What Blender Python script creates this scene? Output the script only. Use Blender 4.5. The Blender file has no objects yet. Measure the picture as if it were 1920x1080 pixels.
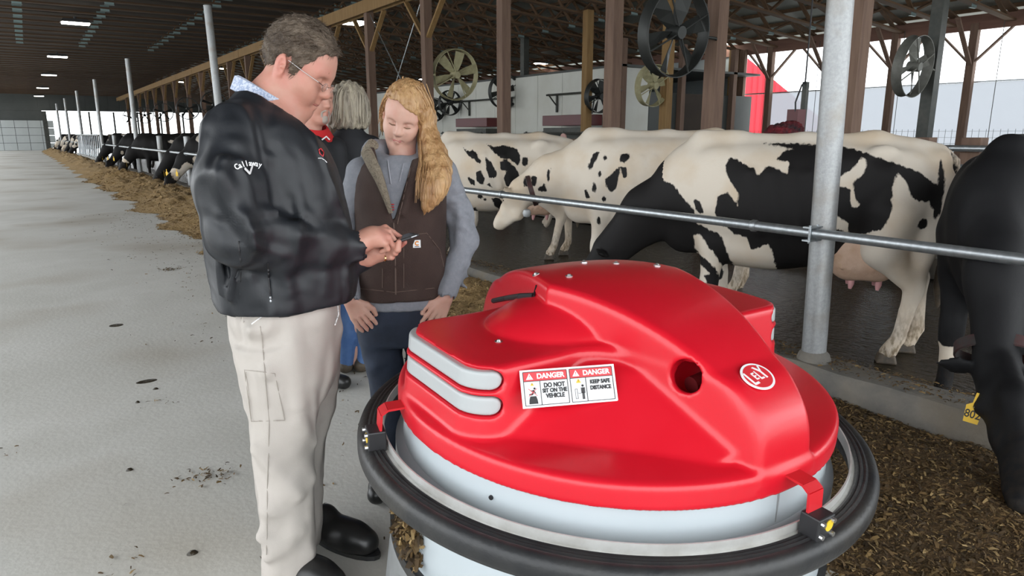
import bpy, bmesh, math, random
import numpy as np
from mathutils import Vector, Matrix
random.seed(7); np.random.seed(7)
D = bpy.data
SC = bpy.context.scene
COL = SC.collection
PI = math.pi

# ---------------------------------------------------------------- camera, sky, exposure
F_PX, VPX, VPY, CAM_H = 1300.0, 50.0, 250.0, 1.5
PITCH = math.atan((540 - VPY) / F_PX)
YAW = math.atan((960 - VPX) * math.cos(PITCH) / F_PX)
cam_data = D.cameras.new('camera'); cam = D.objects.new('camera', cam_data); COL.objects.link(cam)
cam_data.sensor_width = 36.0; cam_data.lens = F_PX * 36.0 / 1920.0
cam_data.clip_start = 0.05; cam_data.clip_end = 500
cam.location = (0, 0, CAM_H); cam.rotation_euler = (PI / 2 - PITCH, 0, -YAW)
SC.camera = cam
world = D.worlds.new('overcast_sky'); SC.world = world; world.use_nodes = True
bg = world.node_tree.nodes['Background']
bg.inputs[0].default_value = (0.93, 0.97, 1.0, 1); bg.inputs[1].default_value = 3.0
SC.view_settings.view_transform = 'Standard'; SC.view_settings.look = 'None'
SC.view_settings.exposure = 0.35; SC.view_settings.gamma = 1.0
SC.view_settings.use_curve_mapping = False

# pixel -> world helpers (photo frame 1920x1080)
FW = np.array([math.sin(YAW) * math.cos(PITCH), math.cos(YAW) * math.cos(PITCH), -math.sin(PITCH)])
RT = np.array([math.cos(YAW), -math.sin(YAW), 0.0])
UP = np.cross(RT, FW)
CO = np.array([0, 0, CAM_H])
def ray(x, y): return FW * F_PX + RT * (x - 960) + UP * (540 - y)
def atz(x, y, z):
    d = ray(x, y); return CO + d * ((z - CAM_H) / d[2])
def atX(x, y, X):
    d = ray(x, y); return CO + d * (X / d[0])

# ---------------------------------------------------------------- object helpers
def tag(o, label=None, cat=None, group=None, kind=None):
    if label: o['label'] = label
    if cat: o['category'] = cat
    if group: o['group'] = group
    if kind: o['kind'] = kind
    return o
def empty(name, loc=(0, 0, 0), rz=0.0, parent=None):
    o = D.objects.new(name, None); COL.objects.link(o)
    o.location = loc; o.rotation_euler = (0, 0, rz); o.empty_display_size = 0.1
    if parent: o.parent = parent
    return o
def link(name, me, mat=None, parent=None, smooth=False):
    o = D.objects.new(name, me); COL.objects.link(o)
    if mat is not None and not me.materials: me.materials.append(mat)
    if parent is not None: o.parent = parent
    if smooth: me.shade_smooth()
    return o
def copy_tree(o, parent=None):
    c = o.copy(); COL.objects.link(c)
    if parent is not None: c.parent = parent
    for ch in list(o.children): copy_tree(ch, c)
    return c
class MB:
    """collects simple solids, builds ONE mesh"""
    def __init__(s): s.v = []; s.f = []
    def add(s, vs, fs):
        n = len(s.v); s.v += [tuple(map(float, p)) for p in vs]; s.f += [tuple(i + n for i in f) for f in fs]; return s
    def box(s, c, size, R=None, taper=None):
        hx, hy, hz = size[0] / 2, size[1] / 2, size[2] / 2
        P = [(-hx, -hy, -hz), (hx, -hy, -hz), (hx, hy, -hz), (-hx, hy, -hz), (-hx, -hy, hz), (hx, -hy, hz), (hx, hy, hz), (-hx, hy, hz)]
        P = np.array(P, float)
        if taper: P[4:, 0] *= taper[0]; P[4:, 1] *= taper[1]
        if R is not None: P = P @ np.array(R).T
        P = P + np.array(c)
        return s.add(P, [(0, 3, 2, 1), (4, 5, 6, 7), (0, 1, 5, 4), (1, 2, 6, 5), (2, 3, 7, 6), (3, 0, 4, 7)])
    def bar(s, a, b, w, h, up=(0, 0, 1)):
        a = np.array(a, float); b = np.array(b, float); d = b - a; L = np.linalg.norm(d); d = d / L
        u = np.array(up, float); x = np.cross(u, d)
        if np.linalg.norm(x) < 1e-6: x = np.cross(np.array([1., 0, 0]), d)
        x /= np.linalg.norm(x); y = np.cross(d, x)
        return s.box((a + b) / 2, (w, h, L), np.stack([x, y, d], 1))
    def tube(s, pts, r, n=12, caps=True):
        P = np.array(pts, float); m = len(P); r = np.broadcast_to(np.array(r, float), (m,))
        T = np.gradient(P, axis=0) if m > 2 else np.repeat([P[1] - P[0]], 2, 0)
        T = T / np.linalg.norm(T, axis=1, keepdims=True)
        ref = np.array([0, 0, 1.]) if abs(T[0][2]) < .9 else np.array([1., 0, 0])
        V = []; x = np.cross(ref, T[0]); x /= np.linalg.norm(x)
        for i in range(m):
            x = x - T[i] * np.dot(x, T[i]); x /= np.linalg.norm(x); y = np.cross(T[i], x)
            for k in range(n):
                a = 2 * PI * k / n; V.append(P[i] + r[i] * (math.cos(a) * x + math.sin(a) * y))
        Fc = []
        for i in range(m - 1):
            for k in range(n):
                k2 = (k + 1) % n; Fc.append((i * n + k, i * n + k2, (i + 1) * n + k2, (i + 1) * n + k))
        if caps: Fc.append(tuple(range(n - 1, -1, -1))); Fc.append(tuple((m - 1) * n + k for k in range(n)))
        return s.add(V, Fc)
    def cyl(s, a, b, r, n=16, r2=None): return s.tube([a, b], [r, r if r2 is None else r2], n)
    def lathe(s, prof, c=(0, 0, 0), n=48, axis='z', closed=False, a0=0, a1=2 * PI):
        full = abs(a1 - a0 - 2 * PI) < 1e-6; k = n if full else n + 1; m = len(prof); V = []
        for j in range(k):
            a = a0 + (a1 - a0) * j / n; ca, sa = math.cos(a), math.sin(a)
            for (r, z) in prof:
                p = (r * ca, r * sa, z) if axis == 'z' else ((r * ca, z, r * sa) if axis == 'y' else (z, r * ca, r * sa))
                V.append((p[0] + c[0], p[1] + c[1], p[2] + c[2]))
        Fc = []
        for j in range(n):
            j2 = (j + 1) % k
            for i in range(m if closed else m - 1):
                i2 = (i + 1) % m
                Fc.append((j * m + i, j2 * m + i, j2 * m + i2, j * m + i2))
        return s.add(V, Fc)
    def mesh(s, name):
        me = D.meshes.new(name); me.from_pydata(s.v, [], s.f); me.update(); return me
    def build(s, name, mat, parent=None, smooth=False, bevel=0):
        me = s.mesh(name)
        bm = bmesh.new(); bm.from_mesh(me); bmesh.ops.recalc_face_normals(bm, faces=bm.faces[:])
        if bevel: bmesh.ops.bevel(bm, geom=bm.edges[:], offset=bevel, segments=2, affect='EDGES', profile=.5)
        bm.to_mesh(me); bm.free()
        o = link(name, me, mat, parent)
        if smooth:
            me.shade_smooth()
            try: me.set_sharp_from_angle(angle=math.radians(40))
            except Exception: pass
        return o
def rotz(a): c, s = math.cos(a), math.sin(a); return np.array([[c, -s, 0], [s, c, 0], [0, 0, 1.]])
def rotx(a): c, s = math.cos(a), math.sin(a); return np.array([[1, 0, 0], [0, c, -s], [0, s, c]])
def roty(a): c, s = math.cos(a), math.sin(a); return np.array([[c, 0, s], [0, 1, 0], [-s, 0, c]])

# ---------------------------------------------------------------- materials
def mat(name, col, rough=.6, metal=0., col2=None, scale=8., bump=0., bscale=60., detail=4., lo=.35, hi=.65, spec=.5, stretch=None, emit=None, estr=1., trans=0., alpha=1., coat=0., sss=0., coords='Object', col3=None, scale3=2., folds=0., fscale=4., fstretch=(1, 1, .5)):
    m = D.materials.new(name); m.use_nodes = True; nt = m.node_tree; N = nt.nodes; L = nt.links
    b = N['Principled BSDF']
    b.inputs['Base Color'].default_value = (*col, 1); b.inputs['Roughness'].default_value = rough
    b.inputs['Metallic'].default_value = metal; b.inputs['Specular IOR Level'].default_value = spec
    if trans: b.inputs['Transmission Weight'].default_value = trans
    if alpha < 1: b.inputs['Alpha'].default_value = alpha
    if coat: b.inputs['Coat Weight'].default_value = coat; b.inputs['Coat Roughness'].default_value = .15
    if sss:
        b.inputs['Subsurface Weight'].default_value = sss; b.inputs['Subsurface Radius'].default_value = (.012, .005, .003); b.inputs['Subsurface Scale'].default_value = 1.
    if emit: b.inputs['Emission Color'].default_value = (*emit, 1); b.inputs['Emission Strength'].default_value = estr
    tc = N.new('ShaderNodeTexCoord'); mp = N.new('ShaderNodeMapping')
    L.new(tc.outputs[coords], mp.inputs[0])
    if stretch: mp.inputs['Scale'].default_value = stretch
    if col2 is not None:
        nz = N.new('ShaderNodeTexNoise'); nz.inputs['Scale'].default_value = scale; nz.inputs['Detail'].default_value = detail; nz.inputs['Roughness'].default_value = .6
        L.new(mp.outputs[0], nz.inputs['Vector'])
        rp = N.new('ShaderNodeMapRange'); rp.inputs[1].default_value = lo; rp.inputs[2].default_value = hi
        L.new(nz.outputs[0], rp.inputs[0])
        mx = N.new('ShaderNodeMix'); mx.data_type = 'RGBA'; mx.inputs[6].default_value = (*col, 1); mx.inputs[7].default_value = (*col2, 1)
        L.new(rp.outputs[0], mx.inputs[0]); out = mx.outputs[2]
        if col3 is not None:
            n3 = N.new('ShaderNodeTexNoise'); n3.inputs['Scale'].default_value = scale3; n3.inputs['Detail'].default_value = 3
            L.new(mp.outputs[0], n3.inputs['Vector'])
            r3 = N.new('ShaderNodeMapRange'); r3.inputs[1].default_value = .5; r3.inputs[2].default_value = .72
            L.new(n3.outputs[0], r3.inputs[0])
            m3 = N.new('ShaderNodeMix'); m3.data_type = 'RGBA'; m3.inputs[7].default_value = (*col3, 1)
            L.new(r3.outputs[0], m3.inputs[0]); L.new(out, m3.inputs[6]); out = m3.outputs[2]
        L.new(out, b.inputs['Base Color'])
    if bump:
        nb = N.new('ShaderNodeTexNoise'); nb.inputs['Scale'].default_value = bscale; nb.inputs['Detail'].default_value = 5
        L.new(mp.outputs[0], nb.inputs['Vector'])
        bp = N.new('ShaderNodeBump'); bp.inputs['Strength'].default_value = bump; bp.inputs['Distance'].default_value = .02
        L.new(nb.outputs[0], bp.inputs['Height']); L.new(bp.outputs[0], b.inputs['Normal'])
        if folds:       # crumpled cloth: ridged folds under the weave
            m2 = N.new('ShaderNodeMapping'); m2.inputs['Scale'].default_value = fstretch; L.new(tc.outputs[coords], m2.inputs[0])
            nf = N.new('ShaderNodeTexNoise'); nf.noise_type = 'RIDGED_MULTIFRACTAL'; nf.inputs['Scale'].default_value = fscale; nf.inputs['Detail'].default_value = 2.5; nf.inputs['Distortion'].default_value = .9
            L.new(m2.outputs[0], nf.inputs['Vector'])
            b2 = N.new('ShaderNodeBump'); b2.inputs['Strength'].default_value = folds; b2.inputs['Distance'].default_value = .09
            L.new(nf.outputs[0], b2.inputs['Height']); L.new(b2.outputs[0], bp.inputs['Normal'])
    return m
M = {}
M['concrete'] = mat('concrete', (.52, .51, .47), .75, col2=(.60, .59, .555), scale=1.1, bump=.12, bscale=35, col3=(.37, .335, .275), scale3=.55)
M['kerb'] = mat('kerb_concrete', (.13, .125, .115), .85, col2=(.21, .19, .16), scale=4, bump=.4, bscale=30, col3=(.15, .12, .08), scale3=2)
M['wetfloor'] = mat('wet_manure_floor', (.020, .016, .010), .22, col2=(.045, .035, .022), scale=3, bump=1., bscale=16, stretch=(1.6, 1, 1), spec=.28)
M['feedbase'] = mat('feed_base', (.060, .033, .012), .95, col2=(.13, .075, .026), scale=26, bump=1., bscale=55, detail=8)
M['feedfresh'] = mat('feed_fresh', (.22, .14, .055), .95, col2=(.32, .21, .09), scale=20, bump=1., bscale=45, detail=8)
M['wood'] = mat('post_wood', (.13, .078, .055), .8, col2=(.18, .112, .078), scale=2.5, stretch=(6, 6, .6), bump=.15, bscale=12)
M['woodnew'] = mat('yellow_pine', (.22, .125, .045), .8, col2=(.28, .17, .065), scale=3, stretch=(6, 6, .6), bump=.1)
M['trusswood'] = mat('truss_wood', (.095, .052, .026), .85, col2=(.125, .070, .035), scale=1.5, stretch=(1, 8, 8))
M['shadedtruss'] = mat('shaded_truss_wood', (.060, .034, .018), .9, col2=(.080, .046, .024), scale=1.5, stretch=(1, 8, 8))  # darker copy of truss_wood: shade over the alley put into the colour
M['darksiding'] = mat('dark_siding', (.050, .056, .052), .6, col2=(.065, .07, .066), scale=.6)
M['beam'] = mat('red_brown_beam', (.15, .075, .055), .8, col2=(.19, .10, .07), scale=2, stretch=(6, .6, 6))
M['roofmetal'] = mat('roof_sheet', (.24, .25, .22), .55, col2=(.29, .30, .27), scale=1.)
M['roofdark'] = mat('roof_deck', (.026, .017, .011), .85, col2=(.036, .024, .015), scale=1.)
M['plate'] = mat('gang_nail_plate', (.22, .30, .30), .45, metal=.6)
M['galv'] = mat('galvanised_steel', (.50, .53, .55), .38, metal=.85, col2=(.38, .41, .43), scale=30, bump=.06, bscale=160)
M['galvpost'] = mat('galvanised_post', (.40, .41, .415), .5, metal=.6, col2=(.33, .34, .345), scale=60, detail=7, bump=.1, bscale=120, col3=(.31, .29, .26), scale3=5)
M['darksteel'] = mat('dark_steel', (.05, .055, .05), .5, metal=.5, col2=(.08, .08, .07), scale=6)
M['whitewall'] = mat('white_panel_wall', (.66, .67, .62), .7, col2=(.58, .58, .52), scale=.7)
M['siding'] = mat('metal_siding', (.30, .33, .33), .5, col2=(.34, .37, .37), scale=.6)
M['doorgrey'] = mat('overhead_door', (.40, .43, .43), .55, col2=(.45, .48, .48), scale=.5)
M['redsheet'] = mat('red_sheet', (.55, .02, .035), .45)
M['whitetrim'] = mat('white_trim', (.8, .8, .8), .5)
M['ground'] = mat('snowy_ground', (.55, .56, .52), .9, col2=(.62, .62, .6), scale=.2)
M['lamp'] = mat('lamp_lens', (.9, .9, .85), .4, emit=(1., .97, .88), estr=14)
M['lamphouse'] = mat('lamp_housing', (.05, .05, .05), .6)

# ================================================================= THE BARN
XW, XA, YEND, YS = 18.6, 7.5, 77.0, -4.0      # right wall, post row, far end wall, near end
KX0, KX1 = 3.52, 3.86                          # kerb
def st(o, label, cat): return tag(o, label, cat, kind='structure')
# floors
def dk(Y): return -.024 * max(0., Y - 3.)       # the feed line runs slightly askew to the alley
def slab(pts, z0, z1):
    n = len(pts); V = [(x, y, z0) for x, y in pts] + [(x, y, z1) for x, y in pts]
    return MB().add(V, [tuple(range(n - 1, -1, -1)), tuple(range(n, 2 * n))] + [(i, (i + 1) % n, n + (i + 1) % n, n + i) for i in range(n)])
st(slab([(-9, -4), (KX0 + .1, -4), (KX0 + .1, 3), (KX0 + .1 + dk(78), 78), (-9, 78)], -.2, 0).build('floor', M['concrete']), 'pale grey concrete feed alley floor with stains and scattered straw', 'floor')
st(slab([(KX1 - .1, -4), (XW, -4), (XW, 78), (KX1 - .1 + dk(78), 78), (KX1 - .1, 3)], -.2, -.02).build('floor_cow_walkway', M['wetfloor']), 'wet dark manure-covered cow walkway behind the feed rail', 'floor')
k = MB(); prof = [(KX0, -.02), (KX0 + .02, .15), (KX0 + .05, .19), (KX1 - .03, .19), (KX1, .16), (KX1, -.05)]
ys = np.linspace(-3.5, 76.5, 321); V = []; Fc = []
for i, y in enumerate(ys):
    for (x, z) in prof: V.append((x + dk(y) + random.uniform(-.008, .008), y, z + (random.uniform(-.01, .01) if z > .1 else 0)))
for i in range(len(ys) - 1):
    for j in range(5): Fc.append((i * 6 + j, i * 6 + j + 1, i * 6 + j + 7, i * 6 + j + 6))
k.add(V, Fc); st(k.build('trim_kerb', M['kerb'], smooth=True), 'low rough concrete kerb between feed alley and cow walkway', 'kerb')
st(MB().box((60, 20, -.35), (160, 260, .3)).build('ground', M['ground']), 'pale open ground outside the barn', 'ground')

# roof: sheet, purlins, trusses
def roofz(X): return 4.35 + (XW - X) * .25 if X > 1 else 4.35 + (XW - 1) * .25 - (1 - X) * .25
rf = MB(); t = .03
for (xa, xb) in ((XW + .5, 1), (1, -5.0)):
    for y0 in np.arange(YS, YEND + .5, 4.0):
        y1 = min(y0 + 4.0, YEND + .5)
        P = [(xa, y0, roofz(xa)), (xb, y0, roofz(xb)), (xb, y1, roofz(xb)), (xa, y1, roofz(xa))]
        P += [(p[0], p[1], p[2] + t) for p in P]
        rf.add(P, [(0, 1, 2, 3), (7, 6, 5, 4), (0, 4, 5, 1), (1, 5, 6, 2), (2, 6, 7, 3), (3, 7, 4, 0)])
roof = st(rf.build('ceiling_roof', M['roofmetal']), 'pale metal roof sheets above the wooden trusses', 'roof')
pm = MB().box((0, (YS + YEND) / 2, 0), (.05, YEND - YS, .09)).mesh('purlin')
for X in list(np.arange(XW, 1, -.75)) + list(np.arange(.5, -5, -1.5)):
    o = link('purlin', pm, M['trusswood'], roof); o.location = (X, 0, roofz(X) - .05)
def bcz(X): return 3.98 + (XW - X) * .08 if X > XA else 3.98 + (XW - XA) * .08
# one truss type: bottom chord (sloped right, flat over the alley), top chord, webs, plates
def truss_parts():
    parts = []
    parts.append(('bottom_chord', MB().bar((XW, 0, bcz(XW)), (XA, 0, bcz(XA)), .045, .17, (0, 1, 0)).mesh('chord_a'), M['trusswood']))
    parts.append(('bottom_chord', MB().bar((XA, 0, bcz(XA)), (-4.8, 0, bcz(0)), .045, .17, (0, 1, 0)).mesh('chord_b'), M['shadedtruss']))
    parts.append(('top_chord', MB().bar((XW, 0, roofz(XW) - .18), (1, 0, roofz(1) - .18), .045, .17, (0, 1, 0)).mesh('chord_c'), M['trusswood']))
    xs = [XW - .3, XW - 2.0, XW - 3.8, XW - 5.8, XW - 8.0, XA, 4.5]
    for i in range(len(xs) - 1):
        a, b = xs[i], xs[i + 1]; mid = (a + b) / 2
        parts.append(('web', MB().bar((a, 0, bcz(a)), (mid, 0, roofz(mid) - .2), .04, .09, (0, 1, 0)).mesh('web'), M['trusswood']))
        parts.append(('web', MB().bar((mid, 0, roofz(mid) - .2), (b, 0, bcz(b)), .04, .09, (0, 1, 0)).mesh('web'), M['trusswood']))
    for X in (XW - 2.0, XW - 5.8, XA, 4.6, 2.2, .2, -2.2):
        parts.append(('gusset_plate', MB().box((X, -.026, bcz(X) - .0), (.22, .006, .15)).box((X, .0, bcz(X) - .088), (.24, .05, .006)).mesh('plate'), M['plate']))
    return parts
TP = truss_parts()
for i, y in enumerate(np.arange(YS + .3, YEND - .2, 1.22)):
    r = empty('roof_truss', (0, y, 0)); st(r, 'brown timber roof truss spanning the barn', 'truss'); r['group'] = 'roof trusses along the barn'
    for nm, me, mt in (TP if y < 34 else TP[:3]):
        link(nm, me, mt, r)
# dark deck above alley chords (wood boards between trusses as seen from below)
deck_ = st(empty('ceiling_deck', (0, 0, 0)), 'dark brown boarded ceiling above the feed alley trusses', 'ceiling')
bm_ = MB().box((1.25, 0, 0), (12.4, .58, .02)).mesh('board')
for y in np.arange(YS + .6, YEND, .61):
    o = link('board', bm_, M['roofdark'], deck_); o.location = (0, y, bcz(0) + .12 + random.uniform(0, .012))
# header beam on the post row (two planks, yellow pine)
hb = st(empty('trim_header_beam', (XA, 0, 0)), 'long yellow timber header beam on top of the post row', 'beam')
for y0 in np.arange(YS, YEND, 4.88):
    for dx in (-.11, .11):
        MB().box((dx, y0 + 2.43, bcz(XA) - .26), (.045, 4.84, .30)).build('plank', M['woodnew'], hb)
# wooden posts of the first row, placed at the measured bays
rowA = [4.4, 6.3, 8.25, 11.25, 14.3, 17.4, 20.4, 23.4, 26.4, 29.4, 32.4, 35.4, 38.4, 42, 46, 50, 54, 58, 62, 66, 70]
postm = MB().box((0, 0, 2.3), (.19, .19, 4.62)).mesh('post_shaft')
def brace(sg, z0=3.55, dz=.85):
    return MB().bar((0, sg * .09, z0), (0, sg * (dz + .09), z0 + dz), .05, .11, (1, 0, 0)).mesh('brace')
br = [brace(1), brace(-1)]
nm_ = ['second', 'third', 'fourth', 'fifth', 'sixth', 'seventh', 'eighth']
for i, y in enumerate(rowA):
    p = empty('timber_post', (XA, y, 0))
    lab = ['brown timber post just behind the near galvanised pipe post', 'brown timber post carrying the big black fan, two posts from the pipe post',
           'brown timber post above the white spotted cow back', 'brown timber post right of the pale green fan', 'yellowish timber post with knee braces beside the blonde woman in brown vest',
           'brown timber post behind the grey-haired woman'][i] if i < 6 else 'distant timber post in the long row under the header beam'
    st(p, lab, 'post')
    if i >= 6: p['group'] = 'distant timber posts under the header beam'
    link('shaft', postm, M['woodnew'] if i in (4,) or i % 3 == 0 and i > 6 else M['wood'], p)
    if i >= 4:
        for b in br: link('knee_brace', b, M['woodnew'], p)
# second row of dark posts
rowC = [(13.4, 6.4), (13.4, 18.9), (12.2, 11.6), (12.2, 14.4)]
for i, (x, y) in enumerate(rowC):
    m_ = [M['darksteel'], M['darksteel'], M['woodnew'], M['woodnew']][i]
    st(MB().box((0, 0, 2.23), (.2, .2, 4.66)).build('timber_post', m_), ['dark post carrying the grey fan in front of the netted side wall', 'thin dark post in front of the white room', 'yellow timber post behind the far pale fan', 'yellow timber post at the corner of the white room'][i], 'post').location = (x, y, 0)

# right side wall: posts, beam, netting curtain, wire mesh
W0 = 14.5
bw = st(MB().box((XW, (YS + W0) / 2, 4.02), (.10, W0 - YS, .34)).build('trim_wall_beam', M['beam']), 'red-brown beam along the top of the open side wall', 'beam')
st(MB().box((XW, (YEND + W0) / 2, 4.02), (.10, YEND - W0, .34)).build('trim_wall_beam', M['beam']), 'dark beam along the closed side wall beyond the white room', 'beam')
cots = [.727 - .0985 * i for i in range(0, 9)]
wp = MB().box((0, 0, 2.0), (.15, .17, 4.0)).mesh('shaft')
wbr = [MB().bar((0, sg * .08, 3.15), (0, sg * .78, 3.86), .04, .09, (1, 0, 0)).mesh('brace') for sg in (1, -1)]
wbr.append(MB().bar((0, 0, 3.0), (-.95, 0, 4.05), .04, .10, (0, 1, 0)).mesh('brace'))
for i, c in enumerate(cots):
    y = XW * c
    p = st(empty('wall_post', (XW, y, 0)), 'brown wall post with knee braces in the netted side wall', 'post'); p['group'] = 'posts of the netted side wall'
    link('shaft', wp, M['wood'], p)
    for b in wbr: link('knee_brace', b, M['wood'], p)
# translucent netting
nt_m = mat('wind_netting', (.83, .84, .86), .8); 
_n = nt_m.node_tree; _b = _n.nodes['Principled BSDF']; _mixs = _n.nodes.new('ShaderNodeMixShader'); _tr = _n.nodes.new('ShaderNodeBsdfTransparent'); _tl = _n.nodes.new('ShaderNodeBsdfTranslucent')
_tl.inputs[0].default_value = (.36, .375, .40, 1); _mixs.inputs[0].default_value = .8
_n.links.new(_tr.outputs[0], _mixs.inputs[1]); _n.links.new(_tl.outputs[0], _mixs.inputs[2]); _n.links.new(_mixs.outputs[0], _n.nodes['Material Output'].inputs[0])
cw = st(empty('window_1', (XW + .14, 0, 0)), 'translucent white wind netting closing the lower half of the side wall', 'netting')
for i in range(len(cots)):
    ya = XW * cots[i]; yb = XW * (cots[i] - .0985)
    MB().box((0, (ya + yb) / 2, 1.62), (.006, ya - yb - .004, 2.1)).build('net_panel', nt_m, cw)
yb0 = XW * (cots[-1] - .0985)
MB().box((0, (W0 + yb0) / 2, 2.69), (.03, W0 - yb0, .035)).build('top_rod', M['galv'], cw)
wm = MB()
for z in (.95, 1.1, 1.25, 1.4, 1.55): wm.box((-.05, (W0 + yb0) / 2, z), (.006, W0 - yb0, .006))
for y in np.arange(yb0, W0, .15): wm.box((-.05, y, 1.1), (.006, .006, 1.0))
wm.build('wire_mesh', M['darksteel'], cw)['kind'] = 'stuff'
for y in (13.6, 11.9, 9.6, 7.4, 5.4, 3.6):
    MB().cyl((-.25, y, .6), (-.25, y, 4.0), .008, 6).build('drop_cord', M['darksteel'], cw)
# closed part of side wall and low base wall under net
st(MB().box((XW + .05, (W0 + YEND) / 2, 2.1), (.08, YEND - W0, 4.2)).build('wall_right', M['siding']), 'dark closed siding wall of the barn beyond the netting', 'wall')
st(MB().box((XW + .05, (W0 + YS) / 2, .3), (.15, W0 - YS, .6)).build('wall_right_base', M['kerb']), 'low concrete base wall under the netting', 'wall')
# white milking room
wr = st(empty('wall_white_room', (13, 14, 0)), 'white panelled wall of the milking room at the back', 'wall')
for i, y in enumerate(np.arange(0, 30, 1.2)):
    MB().box((0, y + .595, 1.6), (.06, 1.185, 3.2)).build('panel', M['whitewall'], wr)
MB().box((2.8, 15, 3.23), (5.7, 30.2, .06)).build('ceiling_panel', M['darksiding'], wr)
e_ = st(empty('wall_room_end', (13, 14.0, 0)), 'sheet end wall beside the white room, coloured dark for the dim recess', 'wall')
for i in range(5):
    MB().box((.6 + i * 1.1, .1, 1.3 if i else 1.6), (1.08, .05, 2.6 if i else 3.2)).build('sheet', [M['whitewall'], M['darksiding'], M['roofdark'], M['darksiding'], M['darksiding']][i], e_)  # sheets past the white one carry the dimness of a recess in their colour
for x in (.05, 2.3, 4.5):
    MB().box((x, -.02, 1.95), (.16, .16, 3.9)).build('stud', M['wood'], e_)
st(MB().box((0, 0, 2.0), (.5, .12, 4.0)).build('trim_1', M['woodnew']), 'yellow plank post at the end of the netted opening', 'post').location = (XW - .2, W0 + .15, 0)
st(MB().box((0, 0, 2.0), (.12, .2, 4.0)).build('trim_2', M['wood']), 'brown jamb post at the end of the netted opening', 'post').location = (XW - .1, W0 - .05, 0)

# far end wall: door with panels, opening, siding strip
ew = st(empty('wall_end', (0, YEND, 0)), 'dark siding of the far end wall above the openings', 'wall')
for i, x in enumerate(np.arange(-9, XW, .92)):
    MB().box((x + .46, 0, 5.6), (.91, .08, 4.2)).build('sheet', M['darksiding'], ew)
MB().box((-5.6, 0, 3.0), (7.2, .07, .9)).build('sheet', M['darksiding'], ew)
MB().box((1.5, -.05, 1.7), (.35, .2, 3.5)).build('post', M['darksteel'], ew)
for x in (3.2, 5.0, 7.0, 9.0, 11, 13): MB().box((x, 0, 1.7), (.14, .14, 3.5)).build('post', M['darksteel'], ew)
MB().box(((XW - 9) / 2, .07, 6.6), (XW + 9, .04, 6.2)).build('backing', M['darksiding'], ew)
MB().box((-3.9, .06, 1.9), (10.5, .05, 3.9)).build('backing', M['darksiding'], ew)
dr = st(empty('door_1', (0, YEND - .1, 0)), 'grey panelled overhead door closing the far end of the alley', 'door')
for r in range(4):
    for c in range(6):
        MB().box((-4.35 + c * .98 + .49 + .6, 0, r * .66 + .33), (.95, .06, .63)).build('panel', M['doorgrey'], dr)
# outside red gable building
rb = empty('red_barn', (39.6, 30.6, 0)); tag(rb, 'red metal gabled shed with white corner trim outside the netting', 'building')
g = MB(); zt, w = 6.3, 2.9
g.add([(0, 0, 0), (w, -w * 1.42, 0), (w, -w * 1.42, 2.2), (0, 0, zt), (.3, .3, 0), (w + .3, -w * 1.42 + .3, 0), (w + .3, -w * 1.42 + .3, 2.2), (.3, .3, zt)], [(0, 1, 2, 3), (7, 6, 5, 4), (0, 4, 5, 1), (1, 5, 6, 2), (2, 6, 7, 3), (3, 7, 4, 0)])
g.build('gable_wall', M['redsheet'], rb)
for i in range(1, 14):
    tt = i / 14.; MB().box((w * tt - .03, -w * 1.42 * tt - .03, (zt + (2.2 - zt) * tt) / 2), (.05, .05, zt + (2.2 - zt) * tt)).build('rib', M['redsheet'], rb)
MB().box((-.2, .2, zt / 2 - .1), (.35, .35, zt)).build('corner_trim', M['whitetrim'], rb)

# alley ceiling lights
def area_lamp(name, parent, loc, size, power, rot=(0, 0, 0)):
    l = D.lights.new(name, 'AREA'); l.shape = 'RECTANGLE'; l.size, l.size_y = size; l.energy = power; l.color = (1, .96, .88)
    o = D.objects.new(name, l); COL.objects.link(o); o.parent = parent; o.location = loc; o.rotation_euler = rot; return o
def ceiling_lamp(loc, label, group=None, s=1.0, power=25):
    r = empty('ceiling_light', loc); tag(r, label, 'light', group)
    MB().box((0, 0, .09), (.62 * s, .42 * s, .1), taper=(.8, .8)).build('housing', M['lamphouse'], r)
    MB().box((0, 0, .03), (.56 * s, .36 * s, .03)).build('lens', M['lamp'], r)
    MB().cyl((0, 0, .13), (0, 0, .22), .04, 10).build('mount', M['lamphouse'], r)
    return r
zl = bcz(0) - .25
names = ['nearest bright rectangular ceiling light above the feed alley', 'second ceiling light from the front above the feed alley', 'third ceiling light from the front above the feed alley', 'fourth ceiling light from the front above the feed alley', 'fifth ceiling light from the front above the feed alley', 'sixth ceiling light from the front above the feed alley', 'farthest ceiling light above the feed alley near the end wall']
for i, (x, y) in enumerate([(142, 46), (108, 108), (92, 142), (80, 166), (73, 181), (69, 190), (64, 198)]):
    p = atz(x, y, zl); ceiling_lamp((p[0], p[1], zl), names[i], 'ceiling lights above the alley', 1.25)
for (x, y, z, lab) in [(1012, 121, 4.3, 'rectangular ceiling light in front of the white room'), (1345, 84, 4.2, 'ceiling light to the right of the big black fan post'), (1255, 113, 4.2, 'small ceiling light seen through the big black fan'),
                       (663, 47, 4.7, 'ceiling light left of the braced post, left of a pair'), (681, 44, 4.7, 'ceiling light left of the braced post, right of a pair'), (790, 150, 4.2, 'ceiling light just left of the pale green fan'), (345, 155, 4.6, 'tiny ceiling light left of the bowed man'), (420, 130, 4.6, 'tiny ceiling light behind the bowed man shoulder')]:
    p = atz(x, y, z); ceiling_lamp((p[0], p[1], z), lab, 'ceiling lights above the cow stalls', 1.0)

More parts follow.
